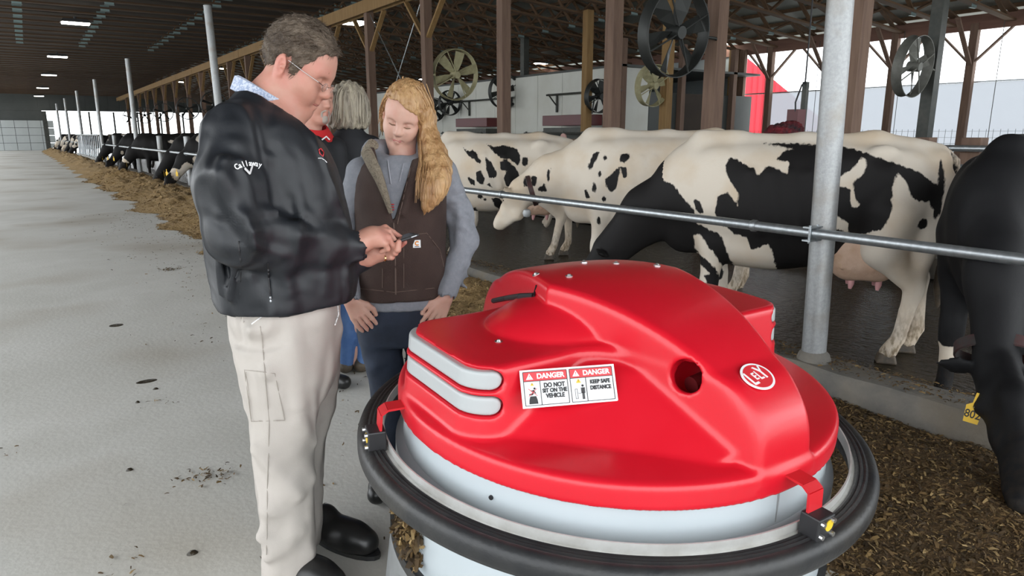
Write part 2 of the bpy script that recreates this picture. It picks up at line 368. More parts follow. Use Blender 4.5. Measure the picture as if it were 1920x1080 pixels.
# ================================================================= SDF SCULPTING
class Sdf:
    """signed-distance sculpt on a grid -> one continuous smooth mesh (surface nets)"""
    def __init__(s, lo, hi, h):
        s.lo = np.array(lo, float); s.h = h
        s.n = np.ceil((np.array(hi, float) - s.lo) / h).astype(int) + 1
        s.D = np.full(s.n, 1.0, np.float32)
        s.ax = [(s.lo[i] + h * np.arange(s.n[i])).astype(np.float32) for i in range(3)]
    def _blk(s, lo, hi, m):
        a = np.floor((np.array(lo) - m - s.lo) / s.h).astype(int); b = np.ceil((np.array(hi) + m - s.lo) / s.h).astype(int) + 1
        a = np.clip(a, 0, s.n); b = np.clip(b, 0, s.n)
        if np.any(b <= a): return None, None
        sl = tuple(slice(a[i], b[i]) for i in range(3))
        return sl, (s.ax[0][sl[0]][:, None, None], s.ax[1][sl[1]][None, :, None], s.ax[2][sl[2]][None, None, :])
    def comb(s, sl, d, k, op):
        A = s.D[sl]
        if op == 'sub': d = -d
        if op == 'union':
            if k > 0:
                h = np.clip(.5 + .5 * (d - A) / k, 0, 1); R = d * (1 - h) + A * h - k * h * (1 - h)
            else: R = np.minimum(A, d)
        else:  # sub / inter : smooth max
            if k > 0:
                h = np.clip(.5 - .5 * (d - A) / k, 0, 1); R = d * (1 - h) + A * h + k * h * (1 - h)
            else: R = np.maximum(A, d)
        s.D[sl] = R
    def cap(s, a, b, ra, rb=None, k=.02, op='union', flat=None):
        """tapered capsule; flat=(axis vec, factor): thickness scale along that axis"""
        rb = ra if rb is None else rb; a = np.array(a, float); b = np.array(b, float); r = max(ra, rb)
        sl, G = s._blk(np.minimum(a, b) - r, np.maximum(a, b) + r, k + 2 * s.h)
        if sl is None: return s
        ab = b - a; L2 = max(float(ab @ ab), 1e-12)
        px, py, pz = G[0] - a[0], G[1] - a[1], G[2] - a[2]
        t = np.clip((px * ab[0] + py * ab[1] + pz * ab[2]) / L2, 0, 1)
        dx, dy, dz = px - t * ab[0], py - t * ab[1], pz - t * ab[2]
        q = dx * dx + dy * dy + dz * dz
        if flat is not None:
            ax = np.array(flat[0], float); ax /= np.linalg.norm(ax); dd = dx * ax[0] + dy * ax[1] + dz * ax[2]
            q = q + dd * dd * (1 / flat[1] ** 2 - 1)
        d = np.sqrt(q) - (ra + (rb - ra) * t)
        s.comb(sl, d, k, op); return s
    def chain(s, pts, rs, k=.02, op='union', flat=None):
        for i in range(len(pts) - 1): s.cap(pts[i], pts[i + 1], rs[i], rs[i + 1], k, op, flat)
        return s
    def ell(s, c, r, R=None, k=.02, op='union'):
        c = np.array(c, float); r = np.array(r, float); m = r.max() if R is not None else r
        sl, G = s._blk(c - m, c + m, k + 2 * s.h)
        if sl is None: return s
        p = [G[i] - c[i] for i in range(3)]
        if R is not None:
            R = np.array(R); p = [R[0, i] * p[0] + R[1, i] * p[1] + R[2, i] * p[2] for i in range(3)]
        k0 = np.sqrt((p[0] / r[0]) ** 2 + (p[1] / r[1]) ** 2 + (p[2] / r[2]) ** 2)
        k1 = np.sqrt((p[0] / r[0] ** 2) ** 2 + (p[1] / r[1] ** 2) ** 2 + (p[2] / r[2] ** 2) ** 2)
        d = k0 * (k0 - 1) / np.maximum(k1, 1e-6)
        s.comb(sl, d, k, op); return s
    def box(s, c, hs, R=None, k=.02, rnd=.01, op='union'):
        c = np.array(c, float); hs = np.array(hs, float); m = np.linalg.norm(hs) if R is not None else hs
        sl, G = s._blk(c - m, c + m, k + 2 * s.h)
        if sl is None: return s
        p = [G[i] - c[i] for i in range(3)]
        if R is not None:
            R = np.array(R); p = [R[0, i] * p[0] + R[1, i] * p[1] + R[2, i] * p[2] for i in range(3)]
        q = [np.abs(p[i]) - (hs[i] - rnd) for i in range(3)]
        d = np.sqrt(np.maximum(q[0], 0) ** 2 + np.maximum(q[1], 0) ** 2 + np.maximum(q[2], 0) ** 2) + np.minimum(np.maximum(np.maximum(q[0], q[1]), q[2]), 0) - rnd
        s.comb(sl, d, k, op); return s
    def loft(s, axis, ts, cs, rs, k=.02, op='union', pw=2.0, endk=.0):
        """elliptic loft along grid axis: ts ascending stations, cs (n,2) centres, rs (n,2) radii of the other two axes"""
        ts = np.array(ts, float); cs = np.array(cs, float); rs = np.array(rs, float); o = [i for i in range(3) if i != axis]
        lo = np.zeros(3); hi = np.zeros(3); lo[axis], hi[axis] = ts[0], ts[-1]
        for j in range(2): lo[o[j]] = (cs[:, j] - rs[:, j]).min(); hi[o[j]] = (cs[:, j] + rs[:, j]).max()
        sl, G = s._blk(lo, hi, k + 2 * s.h)
        if sl is None: return s
        T = G[axis]; t = np.clip(T, ts[0], ts[-1])
        def ip(v):   # smooth (pchip-like) interpolation
            return _smooth_interp(t, ts, v).astype(np.float32)
        u = (G[o[0]] - ip(cs[:, 0])); v = (G[o[1]] - ip(cs[:, 1])); ra = ip(rs[:, 0]); rb = ip(rs[:, 1])
        if pw == 2.0: q = np.sqrt((u / ra) ** 2 + (v / rb) ** 2)
        else: q = (np.abs(u / ra) ** pw + np.abs(v / rb) ** pw) ** (1 / pw)
        d = (q - 1) * np.minimum(ra, rb)
        e = np.maximum(ts[0] - T, T - ts[-1])
        d = np.maximum(d, e) if endk == 0 else _smax(d, np.broadcast_to(e, d.shape), endk)
        s.comb(sl, d, k, op); return s
    def func(s, f, lo, hi, k=.02, op='union'):
        sl, G = s._blk(lo, hi, k + 2 * s.h)
        if sl is None: return s
        s.comb(sl, f(*G).astype(np.float32), k, op); return s
    def add(s, f):
        G = (s.ax[0][:, None, None], s.ax[1][None, :, None], s.ax[2][None, None, :])
        s.D += f(*G).astype(np.float32); return s
    def verts_faces(s):
        Dm = s.D; n = s.n
        S = Dm < 0
        cn = n - 1
        cnt = np.zeros(cn, np.int8)
        for i in (0, 1):
            for j in (0, 1):
                for l in (0, 1): cnt += S[i:i + cn[0], j:j + cn[1], l:l + cn[2]]
        act = (cnt > 0) & (cnt < 8)
        ci = np.argwhere(act); m = len(ci)
        idx = np.full(cn, -1, np.int64); idx[act] = np.arange(m)
        acc = np.zeros((m, 3)); num = np.zeros(m)
        cr = [(i, j, l) for i in (0, 1) for j in (0, 1) for l in (0, 1)]
        vals = {c: Dm[ci[:, 0] + c[0], ci[:, 1] + c[1], ci[:, 2] + c[2]].astype(float) for c in cr}
        for a in cr:
            for ax in range(3):
                if a[ax] == 0:
                    b = list(a); b[ax] = 1; b = tuple(b)
                    va, vb = vals[a], vals[b]; x = (va < 0) != (vb < 0)
                    t = np.where(x, va / np.where(np.abs(va - vb) < 1e-12, 1, va - vb), 0)
                    P = np.zeros((m, 3)); P += np.array(a); P[:, ax] += t
                    acc[x] += P[x]; num[x] += 1
        V = (ci + acc / np.maximum(num, 1)[:, None]) * s.h + s.lo
        Fq = []
        for ax in range(3):
            o = [(ax + 1) % 3, (ax + 2) % 3]
            sl0 = [slice(None)] * 3; sl1 = [slice(None)] * 3
            sl0[ax] = slice(0, n[ax] - 1); sl1[ax] = slice(1, n[ax])
            A, B = S[tuple(sl0)], S[tuple(sl1)]
            e = np.argwhere(A != B)
            e = e[(e[:, o[0]] > 0) & (e[:, o[1]] > 0) & (e[:, o[0]] < n[o[0]] - 1) & (e[:, o[1]] < n[o[1]] - 1)]
            flip = A[e[:, 0], e[:, 1], e[:, 2]]
            q = []
            for (d0, d1) in ((-1, -1), (0, -1), (0, 0), (-1, 0)):
                c = e.copy(); c[:, o[0]] += d0; c[:, o[1]] += d1; q.append(idx[c[:, 0], c[:, 1], c[:, 2]])
            q = np.stack(q, 1); q[~flip] = q[~flip][:, ::-1]; Fq.append(q)
        return V, np.concatenate(Fq)
    def mesh(s, name, smooth=0, keep=None):
        V, Fq = s.verts_faces()
        Fq = Fq[(Fq >= 0).all(1)]
        if smooth:
            E = np.concatenate([Fq[:, [0, 1]], Fq[:, [1, 2]], Fq[:, [2, 3]], Fq[:, [3, 0]]])
            deg = np.bincount(E.ravel(), minlength=len(V)).astype(float)[:, None]
            for it in range(smooth):
                for lam in (.5, -.52):
                    acc = np.zeros_like(V)
                    for c in range(3):
                        acc[:, c] = np.bincount(E[:, 0], V[E[:, 1], c], len(V)) + np.bincount(E[:, 1], V[E[:, 0], c], len(V))
                    V = V + lam * (acc / np.maximum(deg, 1) - V)
        if keep is not None:
            kv = keep(V); Fq = Fq[kv[Fq].all(1)]
            used = np.unique(Fq); mp = np.full(len(V), -1); mp[used] = np.arange(len(used)); V = V[used]; Fq = mp[Fq]
        return quads_mesh(name, V, Fq)
def quads_mesh(name, V, Fq):
    me = D.meshes.new(name)
    me.vertices.add(len(V)); me.vertices.foreach_set('co', V.astype(np.float32).ravel())
    me.loops.add(Fq.size); me.loops.foreach_set('vertex_index', Fq.astype(np.int32).ravel())
    me.polygons.add(len(Fq)); me.polygons.foreach_set('loop_start', np.arange(0, Fq.size, 4, dtype=np.int32))
    me.update(calc_edges=True); me.validate(); me.shade_smooth()
    return me
def _smax(a, b, k):
    h = np.clip(.5 - .5 * (b - a) / k, 0, 1); return b * (1 - h) + a * h + k * h * (1 - h)
def _smin(a, b, k):
    h = np.clip(.5 + .5 * (b - a) / k, 0, 1); return b * (1 - h) + a * h - k * h * (1 - h)
def _smooth_interp(x, xs, ys):
    xs = np.asarray(xs, float); ys = np.asarray(ys, float)
    if len(xs) < 3: return np.interp(x, xs, ys)
    h = np.diff(xs); dl = np.diff(ys) / h; m = np.zeros(len(xs)); m[1:-1] = np.where(dl[:-1] * dl[1:] > 0, 2 * dl[:-1] * dl[1:] / np.where(dl[:-1] + dl[1:] == 0, 1, dl[:-1] + dl[1:]), 0)
    m[0], m[-1] = dl[0], dl[-1]
    i = np.clip(np.searchsorted(xs, x) - 1, 0, len(xs) - 2); t = (x - xs[i]) / h[i]
    return (2 * t ** 3 - 3 * t ** 2 + 1) * ys[i] + (t ** 3 - 2 * t ** 2 + t) * h[i] * m[i] + (-2 * t ** 3 + 3 * t ** 2) * ys[i + 1] + (t ** 3 - t ** 2) * h[i] * m[i + 1]
def vattr(me, name, vals):
    a = me.attributes.new(name, 'FLOAT', 'POINT'); a.data.foreach_set('value', np.asarray(vals, np.float32)); return a
def vcos(me):
    v = np.empty(len(me.vertices) * 3, np.float32); me.vertices.foreach_get('co', v); return v.reshape(-1, 3)
def text_obj(name, txt, size, m, parent, loc, R, align='CENTER', ext=.0008, font=None, shear=0., sx=1.0, bold=0.0):
    cu = D.curves.new(name, 'FONT'); cu.body = txt; cu.size = size; cu.align_x = align; cu.align_y = 'CENTER'; cu.extrude = ext; cu.shear = shear; cu.offset = bold
    t = D.objects.new(name + '_tmp', cu); COL.objects.link(t)
    bpy.context.view_layer.update()
    me = D.meshes.new_from_object(t.evaluated_get(bpy.context.evaluated_depsgraph_get())); D.objects.remove(t)
    o = link(name, me, m, parent)
    if not me.materials: me.materials.append(m)
    R = np.array(R) @ np.diag([sx, 1, 1])
    o.matrix_local = Matrix([[*R[0], loc[0]], [*R[1], loc[1]], [*R[2], loc[2]], [0, 0, 0, 1]])
    return o

# ================================================================= FEED PUSHER ROBOT
M['red'] = mat('red_plastic', (.58, .006, .018), .32, col2=(.62, .010, .024), scale=3, bump=.02, bscale=220, coat=.15)
M['redmatte'] = mat('red_paint', (.55, .012, .02), .4)
M['darkred'] = mat('dark_red_paint', (.10, .008, .01), .4)
M['drumwhite'] = mat('drum_white', (.47, .52, .55), .32, col2=(.44, .49, .515), scale=2)
M['alu'] = mat('brushed_aluminium', (.72, .72, .70), .35, metal=.45, col2=(.6, .59, .56), scale=14)
M['rubber'] = mat('black_rubber', (.014, .015, .017), .45, col2=(.026, .026, .026), scale=9, bump=.1, bscale=60, col3=(.04, .037, .032), scale3=4)
M['lightstrip'] = mat('light_strip', (.40, .42, .425), .35)
M['blackplastic'] = mat('black_plastic', (.02, .02, .022), .45)
M['steelbolt'] = mat('bolt_steel', (.62, .62, .62), .28, metal=.9)
M['white'] = mat('sticker_white', (.82, .83, .84), .4)
M['black'] = mat('print_black', (.012, .012, .014), .5)
M['signred'] = mat('sign_red', (.62, .03, .04), .4)
M['yellow'] = mat('print_yellow', (.75, .50, .03), .45)
M['greyplate'] = mat('grey_plate', (.36, .37, .38), .45, metal=.4, col2=(.29, .30, .30), scale=8)
TH = math.atan(.055)
RX = rotx(TH); RC = np.array([1.394, 1.512, .62]) - RX @ np.array([0, 0, .62])
robot = empty('feed_pushing_robot', RC); robot.rotation_euler = (TH, 0, 0)
tag(robot, 'round red and white feed pushing robot with black rubber ring standing on the alley', 'feed robot')
AY = math.radians(-92)                      # arch axis
au = (math.cos(AY), math.sin(AY)); av = (au[1], -au[0])   # along, across (+ = left seen from camera)
def hw_arch(a): return np.maximum(.255 - .272 * np.abs(a), .07)
def plan_arch(x, y):
    a = x * au[0] + y * au[1]; s = x * av[0] + y * av[1]
    return _smax(np.abs(s) - hw_arch(a), np.abs(a) - .622, .015)
def plan_box(x, y):
    qx = np.abs(x) - .600 + .09; qy = np.abs(y - .03) - .212 + .09
    return np.sqrt(np.maximum(qx, 0) ** 2 + np.maximum(qy, 0) ** 2) + np.minimum(np.maximum(qx, qy), 0) - .09
STRIPZ = (.930, .866)
def strip_d(x, y, z, z0, half, r):
    ph = np.arctan2(y - .03, np.abs(x) - .38) * .23
    q = np.abs(ph + .004) - (half - r)
    return np.sqrt(np.maximum(q, 0) ** 2 + (z - z0) ** 2) - r + np.minimum(q, 0) * 0
def cover():
    h = .006
    S = Sdf((-.69, -.69, .68), (.69, .69, 1.16), h)
    lo, hi = (-.68, -.68, .70), (.68, .68, 1.15)
    def rim(x, y, z):
        r = np.sqrt(x * x + y * y)
        top = .780 + .008 * np.clip((.63 - r) / .1, 0, 1)
        return _smax(_smax(r - .646, z - top, .022), .715 - z, .004)
    S.func(rim, lo, hi, 0.0)
    def ldome(x, y, z):
        r = np.sqrt(x * x + y * y)
        d = np.abs(x) * .719 + np.abs(y) * .695
        return _smax(_smax((z - .790 - (.507 - d) * .85) * .75, z - .93, .012), r - .585, .012)
    S.func(ldome, lo, hi, .006)
    def planw(x, y): return _smin(plan_arch(x, y), plan_box(x, y), .11)
    def walls(x, y, z):
        p = planw(x, y) - .07 * np.clip(.965 - z, 0, .3)
        top = .966 + .012 * np.clip((.35 - np.abs(x)) / .35, 0, 1)
        e = (np.sqrt((x / .74) ** 2 + (y / .655) ** 2 + ((z - .78) / .330) ** 2) - 1) * .32
        return np.maximum(_smax(_smax(p, z - top, .022), e, .02), .75 - z)
    S.func(walls, lo, hi, .016)
    def dome(x, y, z):
        e = (np.sqrt((x / .43) ** 2 + ((y - .03) / .25) ** 2 + ((z - .93) / .130) ** 2) - 1) * .14
        return _smax(e, planw(x, y) + .02, .02)
    S.func(dome, lo, hi, .006)
    def arch(x, y, z):
        a = x * au[0] + y * au[1]; s = x * av[0] + y * av[1]
        e = (np.sqrt((a / .644) ** 2 + (s / .95) ** 2 + ((z - .762) / .340) ** 2) - 1) * .30
        return np.maximum(_smax(_smax(e, np.abs(s) - hw_arch(a), .022), np.abs(a) - .630, .012), .75 - z)
    S.func(arch, lo, hi, .010)
    for sg in (-1, 1):     # light-strip slots on both boxes
        for z0 in STRIPZ:
            S.func(lambda x, y, z: np.maximum(np.maximum(strip_d(x, y, z, z0, .222, .026), -(plan_box(x, y) + .022)), .40 - sg * x), lo, hi, .006, 'sub')
    return S
CS = cover()
# light strips
def strips():
    for sg in (-1, 1):
        for z0 in STRIPZ:
            lo = (-.62, -.2, .82) if sg < 0 else (.40, -.2, .82); hi = (-.40, .26, .98) if sg < 0 else (.62, .26, .98)
            T = Sdf(lo, hi, .004)
            T.func(lambda x, y, z: _smax(np.maximum(np.maximum(strip_d(x, y, z, z0, .218, .0225), -(plan_box(x, y) + .035)), .42 - sg * x), plan_box(x, y) - .07 * np.clip(.965 - z, 0, .3) + .004, .006), lo, hi, 0)
            link('light_strip', T.mesh('light_strip', 1), M['lightstrip'], robot)
strips()
# drum
dr_ = MB().lathe([(.0, .05), (.62, .05), (.655, .10), (.655, .60), (.632, .62), (.625, .76), (.60, .77)], n=128).build('drum', M['drumwhite'], robot, smooth=True)
tag(dr_, 'pale grey-white cylindrical drum')
MB().box((-.028, -.628, .67), (.004, .006, .11)).build('drum_seam', M['greyplate'], dr_)
MB().cyl((-.58, -.235, .664), (-.587, -.238, .664), .006, 12).build('drum_hole', M['black'], dr_)
MB().lathe([(.60, .01), (.69, .01), (.70, .03), (.672, .30), (.660, .31), (.60, .31)], n=96).build('skirt_plate', M['greyplate'], robot, smooth=True)
MB().lathe([(.655, .30), (.675, .30), (.675, .335), (.655, .335)], n=96, closed=True).build('skirt_band', M['rubber'], robot, smooth=True)
for a in (172, 182, 192, 205):
    a = math.radians(a); MB().cyl((.68 * math.cos(a), .68 * math.sin(a), .25), (.695 * math.cos(a), .695 * math.sin(a), .25), .012, 10).build('bolt', M['steelbolt'], robot)
# aluminium ring + rubber
MB().lathe([(.688, .632), (.692, .632), (.692, .664), (.688, .664)], n=160, closed=True).build('ring_band', M['alu'], robot, smooth=True)
MB().lathe([(.690, .632), (.706, .632), (.706, .640), (.690, .640)], n=160, closed=True).build('ring_flange', M['alu'], robot, smooth=True)
MB().lathe([(.702, .585), (.702, .642), (.708, .647), (.714, .644), (.718, .648), (.724, .645), (.729, .648), (.735, .645), (.741, .647), (.752, .644), (.761, .636), (.766, .622), (.766, .598), (.760, .584), (.745, .576), (.72, .574)], n=160, closed=True).build('rubber_ring', M['rubber'], robot, smooth=True)
# brackets carrying the ring
def bracket(ang):
    a = math.radians(ang); R = rotz(a)
    b = MB()
    for (r0, z0, r1, z1) in ((.630, .760, .690, .757), (.690, .757, .708, .745), (.708, .745, .712, .69)):
        b.bar(R @ np.array([r0, 0, z0]), R @ np.array([r1, 0, z1]), .052, .006, tuple(R @ np.array([0, 0, 1.])) if r0 < .7 else tuple(R @ np.array([1., 0, 0])))
    o = b.build('ring_bracket', M['redmatte'], robot)
    MB().box(R @ np.array([.722, 0, .668]), (.05, .06, .062), R).build('clamp_block', M['blackplastic'], o, bevel=.004)
    MB().cyl(R @ np.array([.747, 0.008, .676]), R @ np.array([.749, 0.008, .676]), .014, 16).build('yellow_mark', M['yellow'], o)
    for dy, dz in ((-.02, -.012), (.02, -.015), (-.02, .02), (.018, .02)):
        MB().cyl(R @ np.array([.745, dy, .668 + dz]), R @ np.array([.755, dy, .668 + dz]), .006, 8).build('bolt', M['steelbolt'], o)
for ang in (-91, 166, 40): bracket(ang)
# bolts on cover: find surface height from the cover sdf
def cover_z(x, y):
    i = int(round((x - CS.lo[0]) / CS.h)); j = int(round((y - CS.lo[1]) / CS.h)); col = CS.D[i, j]
    k = np.where(col < 0)[0]
    if len(k) == 0: return .8
    k = k.max(); d0, d1 = col[k], col[k + 1] if k + 1 < len(col) else 1; return CS.lo[2] + (k + d0 / (d0 - d1)) * CS.h
def to_local(P): return RX.T @ (np.asarray(P) - RC)
LO = to_local(CO)
def hit_cover(px, py):
    d = RX.T @ ray(px, py); d /= np.linalg.norm(d)
    prev = None
    for t in np.arange(1.0, 3.2, .002):
        p = LO + d * t; ijk = np.round((p - CS.lo) / CS.h).astype(int)
        if np.all(ijk >= 1) and np.all(ijk < CS.n - 2):
            if CS.D[tuple(ijk)] < 0:
                g = np.array([CS.D[tuple(ijk + np.eye(3, dtype=int)[q])] - CS.D[tuple(ijk - np.eye(3, dtype=int)[q])] for q in range(3)]); g /= np.linalg.norm(g)
                return p, g
    return None, None
def frame_from_normal(n, up=(0, 0, 1)):
    n = np.array(n) / np.linalg.norm(n); u = np.array(up, float); y = u - n * (u @ n); y /= np.linalg.norm(y); x = np.cross(y, n); return np.stack([x, y, n], 1)
hp, hg = hit_cover(1284, 707)
hn = np.array([hg[0], hg[1], hg[2] * .6]); hn /= np.linalg.norm(hn)
def cylsub(x, y, z):
    px, py, pz = x - hp[0], y - hp[1], z - hp[2]; t = px * hn[0] + py * hn[1] + pz * hn[2]
    r = np.sqrt(np.maximum(px * px + py * py + pz * pz - t * t, 0)); return np.maximum(r - .042, np.abs(t) - .06)
CS.func(cylsub, hp - .1, hp + .1, .004, 'sub')
CS.ell(hp - hn * .10 - np.array([0, 0, .03]), (.085, .085, .055), None, .004, 'sub')
cov = link('cover', CS.mesh('cover', 1), M['red'], robot)
tag(cov, 'glossy red moulded cover with an arched spine')
mc = hp - hn * .11 - np.array([0, 0, .02])
MB().cyl(mc + np.array([-.05, .0, -.02]), mc + np.array([.05, 0, -.01]), .022, 20).build('inner_motor', M['darkred'], robot)
MB().cyl(mc + np.array([.035, -.02, -.04]), mc + np.array([.035, -.02, .02]), .02, 16).build('inner_shaft', M['darksteel'], robot)
for (px, py) in ((1067, 518), (1155, 494), (1005, 515), (935, 641), (1232, 498), (1095, 492)):
    p, g = hit_cover(px, py)
    if p is None: continue
    b = MB().cyl(p - g * .004, p + g * .002, .011, 16).cyl(p + g * .002, p + g * .007, .007, 12, .004); b.build('bolt', M['steelbolt'], robot, smooth=True)
# black brush strip in the gap behind the seam, seam
pts = [hit_cover(x, y)[0] for x, y in ((903, 574), (925, 566), (950, 561), (975, 558), (1000, 557))]
pts = [p for p in pts if p is not None]
if len(pts) > 2: MB().tube([p + np.array([0, 0, .004]) for p in pts], .009, 8).build('brush_strip', M['blackplastic'], robot)
pts = [hit_cover(x, y)[0] for x, y in ((1001, 556), (1003, 546), (1006, 536))]
pts = [p for p in pts if p is not None]
if len(pts) > 2: MB().tube([p + np.array([0, 0, .001]) for p in pts], .003, 6).build('cover_seam', M['black'], robot)
# --- stickers
def decal_plane(corners_px):
    P = [hit_cover(*c) for c in corners_px]
    return [p[0] for p in P], np.mean([p[1] for p in P], 0)
def danger_sticker(parent, o, R, w, hgt):
    """o: centre, R columns x,y,n ; built from flat prints on a white backing"""
    def loc(x, y, dz): return o + R @ np.array([x, y, dz])
    st_ = MB().box(o + R @ np.array([0, 0, .001]), (w, hgt, .002), R).build('danger_sticker', M['white'], parent)
    tag(st_, 'white and red danger sticker')
    def rect(nm, x, y, ww, hh, m, dz=.0025): return MB().box(loc(x, y, dz), (ww, hh, .001), R).build(nm, m, st_)
    hw_, hh_ = w / 2, hgt / 2
    fr = MB()
    for sx in (-1, 1):
        cx = sx * w * .2425; pw_ = w * .455; ph = hgt * .88; lw = w * .006
        rect('print_band', cx, hh_ * .88 - ph * .14, pw_, ph * .28, M['signred'])
        for (x, y, a, b) in ((cx - pw_ / 2, 0, lw, ph), (cx + pw_ / 2, 0, lw, ph), (cx, ph / 2, pw_, lw), (cx, -ph / 2, pw_, lw), (cx, ph / 2 - ph * .28, pw_, lw), (cx - pw_ * .5 + pw_ * (.37 if sx < 0 else .36), -ph * .14, lw, ph * .72)):
            fr.box(loc(x, y, .0028), (a, b, .001), R)
        text_obj('print_text', 'DANGER', ph * .21, M['white'], st_, loc(cx + pw_ * .12, ph * .355, .0035), R, sx=1.02, bold=.0006)
        tr = MB(); a0 = loc(cx - pw_ * .36, ph * .36, .0034)
        def tri(c, s_, m, nm):
            V = [c + R @ np.array(q) for q in ((-s_, -s_ * .8, 0), (s_, -s_ * .8, 0), (0, s_ * .9, 0), (-s_, -s_ * .8, .0008), (s_, -s_ * .8, .0008), (0, s_ * .9, .0008))]
            MB().add(V, [(0, 2, 1), (3, 4, 5), (0, 1, 4, 3), (1, 2, 5, 4), (2, 0, 3, 5)]).build(nm, m, st_)
        tri(a0, ph * .11, M['white'], 'print_triangle')
        text_obj('print_text', '!', ph * .15, M['signred'], st_, a0 + R @ np.array([0, -.001, .0012]), R)
        lx = cx - pw_ * .5 + pw_ * .185
        tri(loc(lx - (0 if sx < 0 else -.0), ph * .13, .0034), ph * .055 if sx < 0 else ph * .08, M['yellow'], 'print_triangle')
        text_obj('print_text', '!', ph * .08, M['black'], st_, loc(lx, ph * .125, .0046), R)
    fr.build('print_lines', M['black'], st_)
    lines = [('DO NOT', -.27, .03), ('SIT ON THE', -.27, -.13), ('VEHICLE', -.27, -.29)]
    cx = -w * .2425 + w * .455 * .19; 
    for i, tx in enumerate(('DO NOT', 'SIT ON THE', 'VEHICLE')):
        text_obj('print_text', tx, hgt * (.17, .15, .16)[i], M['black'], st_, loc(cx, hgt * (.06 - .14 * i), .0034), R, sx=.85, bold=.0005)
    cx = w * .2425 + w * .455 * .19
    for i, tx in enumerate(('KEEP SAFE', 'DISTANCE')):
        text_obj('print_text', tx, hgt * .15, M['black'], st_, loc(cx, hgt * (.06 - .16 * i), .0034), R, sx=.84, bold=.0005)
    # pictograms
    def poly(pts, m, nm, dz=.0034):
        n = len(pts); V = [loc(x, y, dz) for x, y in pts] + [loc(x, y, dz + .0008) for x, y in pts]
        MB().add(V, [tuple(range(n)), tuple(range(2 * n - 1, n - 1, -1))] + [(i, n + i, n + (i + 1) % n, (i + 1) % n) for i in range(n)]).build(nm, m, st_)
    x0 = -w * .47 + w * .455 * .185; s = hgt
    poly([(x0 - .12 * s, -.40 * s), (x0 + .12 * s, -.40 * s), (x0 + .11 * s, -.30 * s), (x0 + .08 * s, -.20 * s), (x0 - .08 * s, -.20 * s), (x0 - .11 * s, -.30 * s)], M['black'], 'pictogram_vehicle')
    pm_ = MB(); 
    for (xa, ya, xb, yb, r) in ((x0 - .02 * s, -.16 * s, x0 + .03 * s, -.04 * s, .018 * s), (x0 - .02 * s, -.16 * s, x0 - .10 * s, -.15 * s, .014 * s), (x0 + .03 * s, -.06 * s, x0 + .08 * s, -.13 * s, .010 * s), (x0 + .02 * s, -.05 * s, x0 - .05 * s, -.06 * s, .010 * s)):
        pm_.bar(loc(xa, ya, .004), loc(xb, yb, .004), 2 * r, .001, tuple(R[:, 2]))
    pm_.cyl(loc(x0 + .055 * s, 0.0, .0034), loc(x0 + .055 * s, 0.0, .0044), .028 * s, 12)
    pm_.build('pictogram_figure', M['black'], st_)
    cr_ = MB()
    for sg in (-1, 1): cr_.bar(loc(x0 - .12 * s, -.10 * s - sg * .10 * s, .0052), loc(x0 + .12 * s, -.10 * s + sg * .10 * s, .0052), .012 * s, .001, tuple(R[:, 2]))
    cr_.build('pictogram_cross', M['signred'], st_)
    x1 = w * .015 + w * .455 * .27; pf = MB()
    pf.cyl(loc(x1, -.02 * s, .0034), loc(x1, -.02 * s, .0044), .032 * s, 12)
    for (dx, y0, y1, ww) in ((0, -.07, -.22, .05), (-.018, -.2, -.38, .024), (.018, -.2, -.38, .024), (-.045, -.07, -.22, .016), (.045, -.07, -.22, .016)):
        pf.bar(loc(x1 + dx * s, y0 * s, .004), loc(x1 + dx * s, y1 * s, .004), ww * s, .001, tuple(R[:, 2]))
    for (xa, ya, xb, yb) in ((-.22, -.1, -.16, -.1), (-.22, -.36, -.16, -.36), (-.22, -.1, -.22, -.36), (-.16, -.1, -.16, -.36), (-.14, -.22, -.06, -.22)):
        pf.bar(loc(x1 + xa * s, ya * s, .004), loc(x1 + xb * s, yb * s, .004), .008 * s, .001, tuple(R[:, 2]))
    pf.build('pictogram_person', M['black'], st_)
(cp, gn) = decal_plane([(973, 697), (1149, 686), (1146, 753), (972, 768)])
if all(p is not None for p in cp):
    xv = (cp[1] - cp[0] + cp[2] - cp[3]) / 2; yv = (cp[0] - cp[3] + cp[1] - cp[2]) / 2
    w_, h_ = np.linalg.norm(xv), np.linalg.norm(yv); xv /= w_; yv -= xv * (yv @ xv); yv /= np.linalg.norm(yv); nv = np.cross(xv, yv)
    off = max((p - np.mean(cp, 0)) @ nv for p in cp) + .004
    danger_sticker(robot, np.mean(cp, 0) + nv * off, np.stack([xv, yv, nv], 1), w_, h_)
    print('sticker', w_, h_, off)
    # mirrored sticker on the far box
    Rm = rotz(PI); danger_sticker(robot, Rm @ (np.mean(cp, 0) + nv * off), Rm @ np.stack([xv, yv, nv], 1), w_, h_)
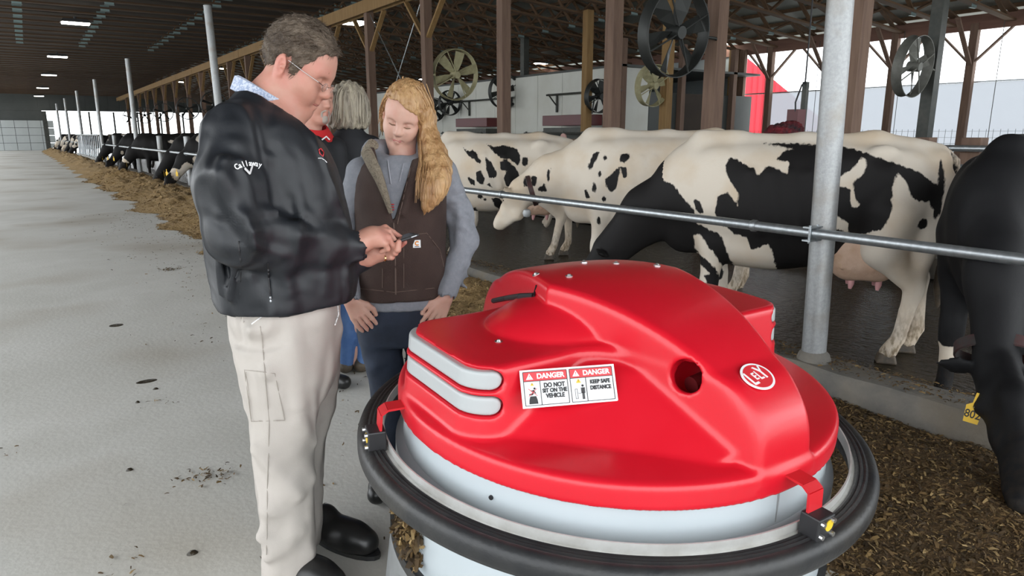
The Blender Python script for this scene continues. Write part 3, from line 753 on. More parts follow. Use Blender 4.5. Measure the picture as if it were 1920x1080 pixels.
# logo on arch
p, g = hit_cover(1419, 708)
q, _ = hit_cover(1445, 690); 
Rl = frame_from_normal(g)
ang = math.radians(8); Rl = Rl @ rotz(ang)
lg = MB().lathe([(0, .0022), (.047, .0022), (.047, 0)], n=48); lg.v = [tuple(p + g * .003 + Rl @ (np.array(v) * np.array([1., .86, 1]))) for v in lg.v]
lo_ = lg.build('oval_logo', M['white'], robot); tag(lo_, 'oval white-edged red logo badge')
l2 = MB().lathe([(0, .0028), (.041, .0028), (.041, 0)], n=48); l2.v = [tuple(p + g * .003 + Rl @ (np.array(v) * np.array([1., .85, 1]))) for v in l2.v]
l2.build('logo_field', M['signred'], lo_)
xoff = -.026
for ch, sz, dx, dy in (('L', .056, -.0245, -.002), ('E', .030, -.0085, .001), ('L', .038, .0065, .000), ('Y', .056, .0215, .004)):
    text_obj('logo_letter', ch, sz, M['white'], lo_, p + g * .003 + Rl @ np.array([dx, dy, .0034]), Rl @ rotz(.0), shear=-.15, sx=.72, bold=.0004)

# ================================================================= COWS
def coat_material(name, noise_mode=False, seed=0., thr=.5, white=(.66, .59, .50), blk=(.012, .011, .011), scale=2.2, dirt=1.):
    m = D.materials.new(name); m.use_nodes = True; nt = m.node_tree; N = nt.nodes; L = nt.links; b = N['Principled BSDF']
    tc = N.new('ShaderNodeTexCoord')
    nz = N.new('ShaderNodeTexNoise'); nz.inputs['Scale'].default_value = 28; nz.inputs['Detail'].default_value = 4
    mpn = N.new('ShaderNodeMapping'); mpn.inputs['Scale'].default_value = (1.6, 1, .7); L.new(tc.outputs['Object'], mpn.inputs[0]); L.new(mpn.outputs[0], nz.inputs['Vector'])
    if noise_mode:
        big = N.new('ShaderNodeTexNoise'); big.noise_dimensions = '4D'; big.inputs['Scale'].default_value = scale; big.inputs['Detail'].default_value = 1.5; big.inputs['W'].default_value = seed
        L.new(tc.outputs['Object'], big.inputs['Vector'])
        base = N.new('ShaderNodeMath'); base.operation = 'SUBTRACT'; L.new(big.outputs[0], base.inputs[0]); base.inputs[1].default_value = thr
        amp = .06
    else:
        at = N.new('ShaderNodeAttribute'); at.attribute_name = 'patch'; base = at; amp = .035
    ad = N.new('ShaderNodeMath'); ad.operation = 'MULTIPLY_ADD'; L.new(nz.outputs[0], ad.inputs[0]); ad.inputs[1].default_value = amp
    sb = N.new('ShaderNodeMath'); sb.operation = 'SUBTRACT'; sb.inputs[1].default_value = amp * .5
    L.new(base.outputs['Fac'] if not noise_mode else base.outputs[0], sb.inputs[0]); L.new(sb.outputs[0], ad.inputs[2])
    th = N.new('ShaderNodeMapRange'); th.inputs[1].default_value = -.004; th.inputs[2].default_value = .004; L.new(ad.outputs[0], th.inputs[0])
    n2 = N.new('ShaderNodeTexNoise'); n2.inputs['Scale'].default_value = 3; n2.inputs['Detail'].default_value = 4; L.new(tc.outputs['Object'], n2.inputs['Vector'])
    wm_ = N.new('ShaderNodeMix'); wm_.data_type = 'RGBA'; wm_.inputs[6].default_value = (*white, 1); wm_.inputs[7].default_value = (white[0] * .9, white[1] * .82, white[2] * .72, 1)
    r2 = N.new('ShaderNodeMapRange'); r2.inputs[1].default_value = .42; r2.inputs[2].default_value = .68; L.new(n2.outputs[0], r2.inputs[0]); L.new(r2.outputs[0], wm_.inputs[0])
    mx = N.new('ShaderNodeMix'); mx.data_type = 'RGBA'; L.new(th.outputs[0], mx.inputs[0]); L.new(wm_.outputs[2], mx.inputs[6]); mx.inputs[7].default_value = (*blk, 1)
    # manure splashes on the lower legs
    sp = N.new('ShaderNodeSeparateXYZ'); L.new(tc.outputs['Object'], sp.inputs[0])
    lz = N.new('ShaderNodeMapRange'); lz.inputs[1].default_value = .42; lz.inputs[2].default_value = .02; lz.inputs[4].default_value = dirt; L.new(sp.outputs[2], lz.inputs[0])
    mm = N.new('ShaderNodeMath'); mm.operation = 'MULTIPLY'; L.new(lz.outputs[0], mm.inputs[0]); 
    r3 = N.new('ShaderNodeMapRange'); r3.inputs[1].default_value = .4; r3.inputs[2].default_value = .6; L.new(nz.outputs[0], r3.inputs[0]); L.new(r3.outputs[0], mm.inputs[1])
    dm = N.new('ShaderNodeMix'); dm.data_type = 'RGBA'; L.new(mm.outputs[0], dm.inputs[0]); L.new(mx.outputs[2], dm.inputs[6]); dm.inputs[7].default_value = (.16, .11, .06, 1)
    L.new(dm.outputs[2], b.inputs['Base Color']); b.inputs['Roughness'].default_value = .62; b.inputs['Specular IOR Level'].default_value = .18
    nb = N.new('ShaderNodeTexNoise'); nb.inputs['Scale'].default_value = 240; L.new(mpn.outputs[0], nb.inputs['Vector'])
    bp = N.new('ShaderNodeBump'); bp.inputs['Strength'].default_value = .15; bp.inputs['Distance'].default_value = .01; L.new(nb.outputs[0], bp.inputs['Height']); L.new(bp.outputs[0], b.inputs['Normal'])
    return m
M['udder'] = mat('udder_skin', (.52, .34, .24), .6, col2=(.62, .44, .33), scale=9, bump=.4, bscale=22, col3=(.45, .30, .16), scale3=5)
M['teat'] = mat('teat_skin', (.58, .30, .30), .5)
M['hoof'] = mat('hoof_horn', (.06, .05, .04), .6, col2=(.12, .09, .06), scale=20)
M['eye'] = mat('cow_eye', (.01, .008, .006), .1)
M['muzzle'] = mat('cow_muzzle', (.03, .03, .03), .35, bump=.2, bscale=90)
M['tagyellow'] = mat('ear_tag_yellow', (.80, .50, .03), .45)
M['collar'] = mat('collar_strap', (.03, .028, .026), .6, col2=(.05, .012, .012), scale=18)
M['pink'] = mat('pink_skin', (.6, .36, .32), .6)
def cow_body(poll, muzzle, h=.018, lie=False, stance=(0, 0, 0, 0), earlift=0.):
    """x forward, y left, z up; hooves at z=0. stance: x shift of hooves FL,FR,HL,HR"""
    poll = np.array(poll, float); muzzle = np.array(muzzle, float)
    lo = np.minimum(np.array([-1.02, -.45, -.01]), np.minimum(poll, muzzle) - .28); hi = np.maximum(np.array([.98, .45, 1.52]), np.maximum(poll, muzzle) + .28)
    S = Sdf(lo, hi, h)
    x = [-.90, -.82, -.72, -.52, -.25, .08, .36, .56, .70, .82]
    cz = [1.16, 1.14, 1.13, 1.10, 1.035, .985, .995, 1.03, 1.05, 1.06]; ry = [.09, .17, .225, .275, .32, .355, .30, .235, .185, .09]; rz = [.12, .20, .25, .30, .365, .415, .41, .365, .30, .16]
    S.loft(0, x, np.c_[np.zeros(10), cz], np.c_[ry, rz], .02, pw=2.25, endk=.05)
    S.chain([(-.86, 0, 1.33), (-.5, 0, 1.395), (-.1, 0, 1.385), (.35, 0, 1.395), (.55, 0, 1.40)], [.05, .045, .04, .045, .07], .10)
    for sg in (1, -1):
        S.ell((-.53, sg * .235, 1.325), (.07, .045, .05), None, .10)            # hook bone
        S.ell((-.86, sg * .10, 1.28), (.05, .045, .05), None, .08)              # pin bone
        S.ell((-.66, sg * .15, 1.02), (.19, .10, .30), None, .07)               # thigh
        S.ell((.45, sg * .16, 1.02), (.15, .09, .30), None, .09)                # shoulder
        S.ell((-.33, sg * .36, 1.20), (.16, .07, .09), None, .09, 'sub')        # hunger hollow
        for q in range(4): S.cap((.22 - q * .11, sg * .300, 1.20), (.14 - q * .11, sg * .338, .85), .012, .012, .06)  # ribs
        i = 0 if sg > 0 else 1; sf, sh = stance[i], stance[2 + i]
        if not lie:
            S.chain([(.47, sg * .17, .96), (.43, sg * .17, .74), (.46 + sf * .5, sg * .155, .42)], [.12, .092, .053], .05); S.chain([(.46 + sf * .5, sg * .155, .42), (.45 + sf, sg * .15, .16), (.48 + sf, sg * .15, .07)], [.050, .038, .050], .015)
            S.chain([(.46 + sf * .5, sg * .155, .46), (.46 + sf * .5, sg * .155, .38)], [.058, .056], .03)
            S.chain([(-.62, sg * .18, .95), (-.58, sg * .18, .74), (-.79 + sh * .5, sg * .155, .50)], [.15, .112, .054], .06); S.chain([(-.79 + sh * .5, sg * .155, .50), (-.74 + sh, sg * .15, .17), (-.69 + sh, sg * .15, .07)], [.052, .040, .052], .015)
            S.cap((-.80 + sh * .5, sg * .155, .53), (-.79 + sh * .5, sg * .155, .46), .052, .05, .03)
            S.chain([(-.88, sg * .10, 1.15), (-.86, sg * .14, .85), (-.80, sg * .155, .60)], [.08, .075, .05], .06)
        else:
            S.chain([(.50, sg * .2, .85), (.62, sg * .24, .66), (.38, sg * .28, .60)], [.12, .08, .05], .05)
            S.chain([(-.55, sg * .2, .9), (-.25, sg * .34, .68), (-.62, sg * .36, .62)], [.16, .10, .055], .06)
    S.ell((.05, 0, .72), (.50, .25, .15), None, .10)                             # belly
    S.ell((.66, 0, .80), (.14, .10, .17), None, .10)                             # brisket
    # neck
    a = np.array([.60, 0, 1.10]); b2 = poll; mid = (a + b2) / 2 + np.array([.02, 0, .05])
    hd = muzzle - poll; hl = np.linalg.norm(hd); hd /= hl
    S.chain([a, mid, b2], [.24, .165, .115], .10, flat=((0, 1, 0), .72))
    S.chain([a + (0, 0, -.12), mid - (0, 0, .09), b2 - (0, 0, .04) + hd * .08], [.17, .12, .085], .08, flat=((0, 1, 0), .6))
    # head
    up0 = np.array([0, 0, 1.]); side = np.cross(up0, hd)
    if np.linalg.norm(side) < .2: side = np.array([0, 1., 0])
    side /= np.linalg.norm(side); dn = np.cross(side, hd); dn = -dn if dn[2] > 0 and abs(hd[2]) < .9 else dn   # jaw side
    nk = (a - poll) / np.linalg.norm(a - poll)
    if dn @ nk < 0 and abs(hd[2]) > .5: dn = -dn
    P = lambda t, d=0., sd=0.: poll + hd * (hl * t) + dn * d + side * sd
    S.chain([P(0), P(.28), P(.55), P(.80), P(.97)], [.088, .098, .078, .062, .062], .04, flat=(side, .92))
    S.chain([P(.12, .07), P(.40, .10), P(.70, .06), P(.92, .035)], [.07, .072, .05, .045], .04, flat=(side, .75))
    for sg in (1, -1):
        S.ell(P(.33, -.02, sg * .083), (.03, .03, .03), None, .03)
        S.cap(P(.90, .0, sg * .03), P(1.0, .01, sg * .03), .04, .036, .03)
        e0 = P(.04, .0, sg * .07); e1 = e0 + side * sg * .16 - hd * .02 + np.array([0, 0, earlift]); em = (e0 + e1) / 2
        S.cap(e0, em, .03, .05, .02, flat=(hd, .35)); S.cap(em, e1, .05, .018, .02, flat=(hd, .35))
    return S, (P, side, hd, dn)
def poly_sd(pts, X, Z):
    """signed distance (positive inside) of points to polygon"""
    pts = np.array(pts, float); n = len(pts); d = np.full(X.shape, 1e9); ins = np.zeros(X.shape, bool)
    for i in range(n):
        a, b = pts[i], pts[(i + 1) % n]; e = b - a; wx, wz = X - a[0], Z - a[1]
        t = np.clip((wx * e[0] + wz * e[1]) / max(e @ e, 1e-12), 0, 1)
        d = np.minimum(d, (wx - e[0] * t) ** 2 + (wz - e[1] * t) ** 2)
        c = ((a[1] > Z) != (b[1] > Z)) & (X < (b[0] - a[0]) * (Z - a[1]) / (b[1] - a[1] + 1e-12) + a[0]); ins ^= c
    return np.where(ins, 1, -1) * np.sqrt(d)
def cow_parts(root, frame, near=True, tagc=None, collar=None, udder=True, tailpts=None, lie=False, eyecol=None):
    P, side, hd, dn = frame
    for sg in (1, -1): 
        MB().lathe([(.0, .019), (.010, .016), (.017, .008), (.019, 0), (.010, -.016), (0, -.018)], n=12).build('eye', M['eye'], root, smooth=True).location = Vector(P(.33, -.02, sg * .094))
    nz = MB().lathe([(0, .048), (.03, .04), (.048, .015), (.052, -.01), (.04, -.03)], n=20)
    R = np.stack([side, np.cross(hd, side), hd], 1); nz.v = [tuple(P(.985) + R @ (np.array(v) * [1.15, .9, .8])) for v in nz.v]
    nz.build('muzzle', M['muzzle'], root, smooth=True)
    if udder:
        U = Sdf((-.80, -.26, .36), (-.18, .26, .98), .015)
        for sx in (-.58, -.42):
            for sy in (-.08, .08): U.ell((sx, sy, .70), (.15, .125, .19), None, .08)
        for j in range(6): U.cap((-.66 + j * .07, .16, .76), (-.60 + j * .06, .19, .60), .008, .006, .02)
        uo = link('udder', U.mesh('udder', 1), M['udder'], root)
        for sx in (-.60, -.44):
            for sy in (-.08, .08): MB().tube([(sx, sy, .54), (sx, sy, .49), (sx + .004, sy, .455)], [.022, .02, .010], 10).build('teat', M['teat'], uo, smooth=True)
    tp = tailpts or [(-.88, 0, 1.34), (-.95, 0, 1.28), (-.98, .01, 1.05), (-.97, .02, .80), (-.96, .02, .62)]
    tt = MB().tube(tp, [.035, .032, .024, .018, .016], 10).build('tail', root.children[0].data.materials[0] if root.children else M['eye'], root, smooth=True)
    e = np.array(tp[-1]); MB().tube([e + (0, 0, .06), e, e - (0, 0, .12), e - (0, 0, .26)], [.016, .035, .04, .01], 10).build('tail_switch', M['hoof'], root, smooth=True)
    if collar is not None:
        t, r, dz = collar; c = np.array(t)
        MB().lathe([(r, -.025), (r + .006, -.02), (r + .006, .02), (r, .025)], n=40, closed=True).build('collar', M['collar'], root, smooth=True)
def cow(name, label, cat, loc, ang, frame_poll, frame_muz, matl, h=.018, scale=1.0, patches=None, group=None, near=True, udder=True, lie=False, stance=(0, 0, 0, 0), hoofs=True, blackhead=None, tail=None, earlift=0.):
    S, fr = cow_body(frame_poll, frame_muz, h, lie, stance, earlift)
    me = S.mesh('body', 1)
    root = empty(name, loc, ang); root.scale = (scale,) * 3; tag(root, label, cat, group)
    if patches is not None: vattr(me, 'patch', patches(vcos(me)))
    body = link('body', me, matl, root)
    if hoofs and not lie:
        for sg, i in ((1, 0), (-1, 1)):
            for bx, j in ((.49, i), (-.68, 2 + i)):
                MB().box((bx + stance[j] - .002, sg * .15, .032), (.125, .105, .066), taper=(.72, .8)).build('hoof', M['hoof'], root, bevel=.012)
    cow_parts(root, fr, near, udder=udder, tailpts=tail, lie=lie)
    return root, fr
HALF = math.pi / 2
def heading(a): return HALF + a     # a = angle from +Y towards -X
def px_to_cow(root_loc, ang, scale, yplane):
    """returns f(px,py)->(x,z) on the plane y_local = yplane of a cow"""
    R = rotz(ang); o = np.array(root_loc)
    def f(px, py):
        d = R.T @ ray(px, py); c = R.T @ (CO - o); t = (yplane * scale - c[1]) / d[1]; p = (c + d * t) / scale; return (p[0], p[2])
    return f
def patch_fn(f, polys, spots=(), base=-.2, yshift=0., extra=None):
    Q = [[f(*p) for p in pl] for pl in polys]; SP = [(f(x, y), abs(f(x + r, y)[0] - f(x, y)[0]), e) for (x, y, r, e) in spots]
    def fn(V):
        X = V[:, 0] + np.where(V[:, 1] < 0, yshift, 0); Z = V[:, 2]; d = np.full(len(V), base)
        for q in Q: d = np.maximum(d, poly_sd(q, X, Z))
        for (c, r, e) in SP: d = np.maximum(d, r - np.sqrt((X - c[0]) ** 2 + ((Z - c[1]) / e) ** 2))
        if extra: d = extra(V, d)
        return d
    return fn
# --- main cow (third): black and white, standing along the rail, head down
CM = coat_material('holstein_coat')
A3 = heading(math.radians(36)); SCL = 1.02; hh = atz(1657, 697, -.02); hh[2] = -.02
L3 = hh - rotz(A3) @ (np.array([-.67, .15, 0]) * SCL); L3[:2] *= 1.045; L3[2] = -.02; SCL *= 1.03
f3 = px_to_cow(L3, A3, SCL, .30)
p3 = [[(1432, 270), (1500, 270), (1560, 275), (1600, 278), (1660, 300), (1720, 320), (1765, 350), (1775, 300), (1782, 330), (1772, 400), (1758, 420), (1757, 395), (1740, 380), (1715, 375), (1700, 340), (1685, 325), (1675, 360), (1670, 400), (1655, 430), (1625, 440), (1590, 455), (1580, 520), (1560, 540), (1500, 527), (1460, 525), (1450, 480), (1440, 455), (1410, 470), (1400, 445), (1380, 440), (1350, 420), (1340, 400), (1345, 370), (1365, 360), (1383, 385), (1385, 360), (1368, 340), (1358, 310), (1370, 295), (1400, 310), (1415, 318), (1420, 330), (1440, 310), (1475, 325), (1480, 305), (1455, 300), (1470, 285), (1490, 280)],
      [(1092, 490), (1110, 470), (1140, 430), (1160, 400), (1175, 360), (1190, 340), (1215, 348), (1230, 338), (1260, 350), (1280, 375), (1300, 395), (1305, 420), (1350, 440), (1372, 500), (1372, 530), (1355, 510), (1340, 480), (1310, 440), (1298, 445), (1300, 490), (1280, 510), (1250, 640), (1000, 700), (1000, 560)],
      [(1303, 478), (1330, 495), (1345, 515), (1335, 522), (1310, 500)], [(1318, 520), (1340, 515), (1352, 530), (1345, 545), (1325, 540)], [(1298, 375), (1312, 376), (1320, 400), (1305, 398)]]
w3 = [[(1500, 287), (1545, 282), (1555, 300), (1580, 320), (1600, 318), (1615, 290), (1605, 300), (1590, 340), (1560, 352), (1535, 348), (1520, 320)]]
W3 = [[(1600, 318), (1620, 295), (1628, 302), (1620, 325), (1600, 345), (1605, 372), (1612, 385), (1600, 390), (1592, 375), (1597, 355), (1570, 348), (1562, 338)], [(1678, 335), (1690, 355), (1720, 385), (1745, 392), (1748, 380), (1756, 400), (1750, 440), (1700, 440), (1640, 437), (1662, 425), (1670, 395)], [(1565, 385), (1570, 405), (1592, 420), (1592, 440), (1570, 430), (1560, 450)]]
Q3w = [[f3(*p) for p in pl] for pl in W3]
def ex3(V, d):
    for q in Q3w: d = np.minimum(d, -poly_sd(q, V[:, 0], V[:, 2]))
    d = np.maximum(d, .03 - np.hypot(V[:, 0] - f3(1734, 422)[0], V[:, 2] - f3(1734, 422)[1]))
    d = np.maximum(d, np.where(V[:, 0] > .80, (V[:, 0] - .80) * .6 + .03, -1))       # black neck and head
    return d
c3, fr3 = cow('dairy_cow', 'large black and white dairy cow with full udder standing behind the red robot', 'cow', L3, A3, (1.18, .02, .62), (1.42, .0, .16), CM, .0165, SCL, patch_fn(f3, p3, extra=ex3), stance=(-.02, -.12, 0., -.16))
# --- second cow: white with small black spots
A2 = heading(math.radians(44)); S2 = 1.07; L2 = np.array([4.83, 4.70, -.02])
f2 = px_to_cow(L2, A2, S2, .30)
p2_ = [[(1113, 285), (1125, 283), (1110, 315), (1104, 320), (1101, 313)], [(1148, 325), (1162, 312), (1160, 330), (1155, 355), (1145, 362), (1137, 350), (1134, 338)], [(1164, 313), (1175, 312), (1178, 330), (1168, 335)], [(1163, 290), (1178, 286), (1180, 297), (1170, 305), (1161, 304)],
       [(1094, 358), (1100, 356), (1106, 372), (1096, 374)], [(976, 335), (984, 333), (986, 350), (978, 352)], [(990, 332), (1003, 330), (1000, 350), (992, 352)], [(1003, 355), (1018, 345), (1020, 362), (1004, 362)], [(994, 380), (1008, 380), (1010, 396), (998, 396)], [(1016, 380), (1024, 382), (1028, 396), (1020, 394)], [(1022, 320), (1029, 315), (1026, 340), (1021, 345)]]
s2_ = [(1134, 296, 4, 1.3), (1124, 326, 4, 1.6), (1114, 352, 4, 2.2), (1132, 373, 4, 1.4), (1122, 416, 4, 2), (1054, 424, 2.5, 1.8), (1036, 396, 2.5, 1.5), (1080, 476, 5, 1), (1072, 458, 2.5, 1), (1080, 454, 2.5, 1)]
CM2 = coat_material('spotted_coat')
c2, fr2 = cow('dairy_cow', 'white dairy cow with small black spots and a collar in the middle of the row', 'cow', L2, A2, (1.17, .10, .92), (1.42, -.10, .58), CM2, .020, S2, patch_fn(f2, p2_, s2_), stance=(.02, -.2, 0, -.1))
# --- first cow: white with larger black patches, rump behind the woman
A1 = heading(math.radians(52)); S1 = 1.05; L1 = np.array([4.72, 7.25, -.02])
f1 = px_to_cow(L1, A1, S1, .30)
p1_ = [[(867, 277), (880, 285), (885, 280), (896, 290), (897, 300), (885, 297), (878, 293)], [(891, 294), (904, 300), (902, 308), (892, 302)], [(911, 270), (925, 276), (945, 272), (970, 280), (975, 295), (972, 312), (965, 305), (955, 298), (940, 297), (925, 285)], [(910, 293), (922, 305), (933, 325), (930, 333), (918, 333), (913, 318)],
       [(937, 303), (950, 300), (968, 315), (975, 330), (968, 345), (950, 350), (945, 335), (950, 320), (940, 318)], [(893, 322), (902, 318), (910, 335), (906, 346), (895, 340)], [(876, 330), (890, 338), (893, 348), (882, 345)], [(912, 345), (920, 342), (924, 352)], [(922, 372), (935, 370), (945, 385), (935, 397), (926, 385)], [(880, 395), (890, 390), (896, 410), (886, 428), (877, 410)]]
s1_ = [(984, 303, 6, 1.4), (946, 399, 6, 1.2), (900, 368, 4, 1.2), (909, 374, 3, 1)]
c1, fr1 = cow('dairy_cow', 'white dairy cow with black blotches standing right behind the blonde woman', 'cow', L1, A1, (1.15, .0, .75), (1.38, 0, .32), coat_material('blotched_coat'), .022, S1, patch_fn(f1, p1_, s1_), stance=(.05, -.1, .05, -.12))
# --- fourth cow: black, feeding at the right edge, tag 802
A4 = heading(math.radians(97)); L4 = np.array([4.68, 1.61, -.02]); R4 = rotz(A4)
def w2l(p, L, A, s=1.0): return rotz(A).T @ (np.array(p) - L) / s
po4, mu4 = w2l((3.50, 1.23, .47), L4, A4, 1.03), w2l((3.00, .88, .10), L4, A4, 1.03)
bk = lambda V: np.sqrt((V[:, 0] - .48) ** 2 + ((V[:, 2] - .30) / .75) ** 2) - .085
c4, fr4 = cow('dairy_cow', 'black dairy cow at the right edge with lowered head and yellow ear tag 802', 'cow', L4, A4, po4, mu4, coat_material('black_coat', blk=(.010, .010, .011), dirt=.12), .0165, 1.03, bk, stance=(0, .05, 0, 0))
P4, sd4, hd4, dn4 = fr4
# ear tag 802
def ear_tag(root, pos, R, s=1.0, txt=None):
    pts = [(-.024, -.045), (.024, -.045), (.028, .02), (.010, .034), (.007, .075), (-.007, .075), (-.010, .034), (-.028, .02)]; n = len(pts)
    V = [np.array(pos) + R @ (np.array([x * s, y * s, -.0015])) for x, y in pts] + [np.array(pos) + R @ (np.array([x * s, y * s, .0015])) for x, y in pts]
    o = MB().add(V, [tuple(range(n - 1, -1, -1)), tuple(range(n, 2 * n))] + [(i, (i + 1) % n, n + (i + 1) % n, n + i) for i in range(n)]).build('ear_tag', M['tagyellow'], root); tag(o, 'yellow ear tag')
    if txt: text_obj('tag_number', txt, .044 * s, M['black'], o, np.array(pos) + R @ np.array([0, -.012 * s, .002]), R, sx=.8, bold=.0006)
    return o
bpy.context.view_layer.update()
tp_ = atX(1825, 772, 3.28); tl = w2l(tp_, L4, A4, 1.03)
toc = w2l(CO, L4, A4, 1.03) - tl; toc[2] *= .3
ear_tag(c4, tl, frame_from_normal(toc) @ rotz(-.12), 1.12, '802')
cl = MB().lathe([(.128, -.03), (.135, -.026), (.135, .026), (.128, .03)], n=40, closed=True)
nk4 = np.array([.60, 0, 1.10]) - po4; nk4 /= np.linalg.norm(nk4); Rc = frame_from_normal(nk4, (0, 1, 0)); cc4 = po4 + nk4 * .10 - np.array([0, 0, .02])
cl.v = [tuple(cc4 + Rc @ (np.array(v) * [.86, 1.2, 1])) for v in cl.v]; tag(cl.build('collar', M['collar'], c4, smooth=True), 'dark collar strap with red edge')
# collar of second cow
po2 = np.array([1.17, .10, .92]); nk2 = np.array([.6, 0, 1.1]) - po2; nk2 /= np.linalg.norm(nk2); Rc = frame_from_normal(nk2, (0, 1, 0)); cc2 = po2 + nk2 * .10 - np.array([0, 0, .03])
cl = MB().lathe([(.15, -.022), (.158, -.018), (.158, .018), (.15, .022)], n=40, closed=True); cl.v = [tuple(cc2 + Rc @ (np.array(v) * [.92, 1.25, 1])) for v in cl.v]; tag(cl.build('collar', M['collar'], c2, smooth=True), 'dark red collar strap')
MB().lathe([(0, .04), (.03, .03), (.04, 0), (.03, -.03), (0, -.04)], n=16).build('collar_weight', M['greyplate'], c2, smooth=True).location = Vector(cc2 + np.array([.03, .08, -.20]))

# --- background cows: shared meshes per pose, own coats
PROTO = {}
def bg_cow(pose, label, loc, a, seed, thr, group, scale=1.0, tagged=False, white=(.62, .56, .48)):
    if pose not in PROTO:
        po, mu, lie = {'feed': ((1.16, .0, .50), (1.42, 0, .12), False), 'feedL': ((1.14, .12, .50), (1.36, .34, .14), False), 'stand': ((1.18, 0, 1.35), (1.52, .0, 1.12), False), 'lie': ((1.10, .05, 1.42), (1.42, .1, 1.22), True)}[pose]
        S, fr = cow_body(po, mu, .034, lie); me = S.mesh('body', 1); PROTO[pose] = (me, fr)
    me, fr = PROTO[pose]
    r = empty('dairy_cow', (loc[0], loc[1], loc[2] if len(loc) > 2 else -.02), heading(math.radians(a))); r.scale = (scale,) * 3; tag(r, label, 'cow', group)
    cm = coat_material('coat', True, seed, thr, white, dirt=.25)
    b = D.objects.new('body', me); COL.objects.link(b); b.parent = r
    if not me.materials: me.materials.append(cm)
    b.material_slots[0].link = 'OBJECT'; b.material_slots[0].material = cm
    P, side, hd, dn = fr
    for sg in (1, -1): MB().lathe([(0, .018), (.016, .008), (.018, 0), (0, -.018)], n=8).build('eye', M['eye'], r, smooth=True).location = Vector(P(.33, -.02, sg * .094))
    nz = MB().lathe([(0, .05), (.045, .02), (.052, -.01), (.04, -.03)], n=12); R = np.stack([side, np.cross(hd, side), hd], 1); nz.v = [tuple(P(.985) + R @ (np.array(v) * [1.15, .9, .8])) for v in nz.v]; nz.build('muzzle', M['muzzle'], r, smooth=True)
    # white blaze down the face
    blz = MB(); Vb = []; 
    for t in np.linspace(.1, .9, 9):
        w = .028 + .012 * math.sin(t * 9); 
        for sx in (-1, 0, 1): Vb.append(P(t, -(.095 - .045 * t) - (.012 if sx == 0 else .002), sx * w))
    blz.add(Vb, [(i * 3 + j, i * 3 + j + 1, i * 3 + j + 4, i * 3 + j + 3) for i in range(8) for j in range(2)]).build('blaze', M['whitehair'], r, smooth=True)
    if tagged:
        for sg in (1, -1): ear_tag(r, P(.02, .08, sg * .16), np.stack([side, np.array([0, 0, 1.]), np.cross(side, [0, 0, 1.])], 1), 1.3)
    return r
M['whitehair'] = mat('white_hair', (.66, .62, .56), .7)
# five cows feeding in the mid distance (heads through the rail)
feeders = [((305, 352), 'feedL', 78, 1.1, .40, 'nearest black feeding cow with white blaze, just left of the bowed man'), ((270, 345), 'feed', 84, 5.3, .33, 'black feeding cow with white face stripe, second from the bowed man'), ((258, 322), 'feed', 80, 9.1, .36, 'black feeding cow third from the bowed man with a narrow blaze'), ((232, 315), 'feedL', 76, 12.7, .34, 'black feeding cow with yellow ear tag, fourth from the bowed man'), ((206, 308), 'feed', 88, 15.9, .36, 'black feeding cow with broad white blaze next to the headlock panel')]
for (px, pose, a, seed, thr, lab) in feeders:
    p = atz(px[0], px[1], .2); hx = 3.62 + dk(p[1]) - .50
    d = np.array([-math.sin(math.radians(a)), math.cos(math.radians(a))])
    bg_cow(pose, lab, (hx - d[0] * 1.33, p[1] * hx / p[0] - d[1] * 1.33 if 0 else p[1] - d[1] * 1.33), a, seed, thr, 'cows feeding in the mid distance', 1.04, True)
for i, (Y, a) in enumerate([(51, 80), (54.5, 84), (58, 78), (62, 82), (67, 80)]):
    bg_cow('feed', ['distant cow feeding just beyond the headlock panel', 'second distant cow feeding beyond the headlock panel', 'third distant cow feeding beyond the headlock panel', 'fourth distant cow feeding beyond the headlock panel', 'farthest cow feeding near the end wall of the barn'][i], (4.45 + dk(Y), Y), a, 20. + i * 3.3, .47, 'distant cows feeding at the far end')
def at_px(px, X): return X / math.tan(YAW + math.atan((px - 960) * math.cos(PITCH) / F_PX))
bg_cow('stand', 'black cow with cream hindquarters standing behind the white blotched cow', (7.0, at_px(868, 7.0)), 60, 31.3, .36, 'cows standing further back')
bg_cow('stand', 'white cow whose back shows just behind the blotched cow rump', (6.3, at_px(985, 6.3) + .6), 58, 33.1, .68, 'cows standing further back')
bg_cow('stand', 'white cow whose back shows behind the main black and white cow', (7.0, at_px(1440, 7.0)), 85, 36.9, .62, 'cows standing further back')
bg_cow('lie', 'black and white cow lying in the cubicles at the right', (9.4, at_px(1815, 9.4), -.36), -60, 41.7, .40, 'cows lying in the cubicles')
bg_cow('lie', 'black cow lying in the cubicles behind the main cow rump', (10.4, at_px(1740, 10.4) + .9, -.36), 100, 43.7, .36, 'cows lying in the cubicles')
bg_cow('lie', 'cream and black cow lying in front of the white room', (10.0, at_px(1180, 10.0), -.36), 100, 47.3, .50, 'cows lying in the cubicles')
bg_cow('lie', 'white cow lying in the cubicles left of the brush', (10.0, at_px(1310, 10.0), -.36), 80, 49.3, .62, 'cows lying in the cubicles')
bg_cow('stand', 'pale grey cow seen from behind beside the headlock panel', (4.9, at_px(208, 4.9)), -20, 53.3, .55, 'cows standing further back')
for i, (X, Y, a) in enumerate([(6.2, 24, 100), (6.0, 27.5, 70), (6.3, 31, 95), (6.1, 36, 80)]):
    bg_cow('stand', ['dark cow standing behind the nearest feeding cows', 'second dark cow standing behind the feeding cows', 'third dark cow standing behind the feeding cows', 'farthest dark cow standing behind the feeding cows'][i], (X, Y), a, 60. + i * 2.7, .38, 'distant standing cows')

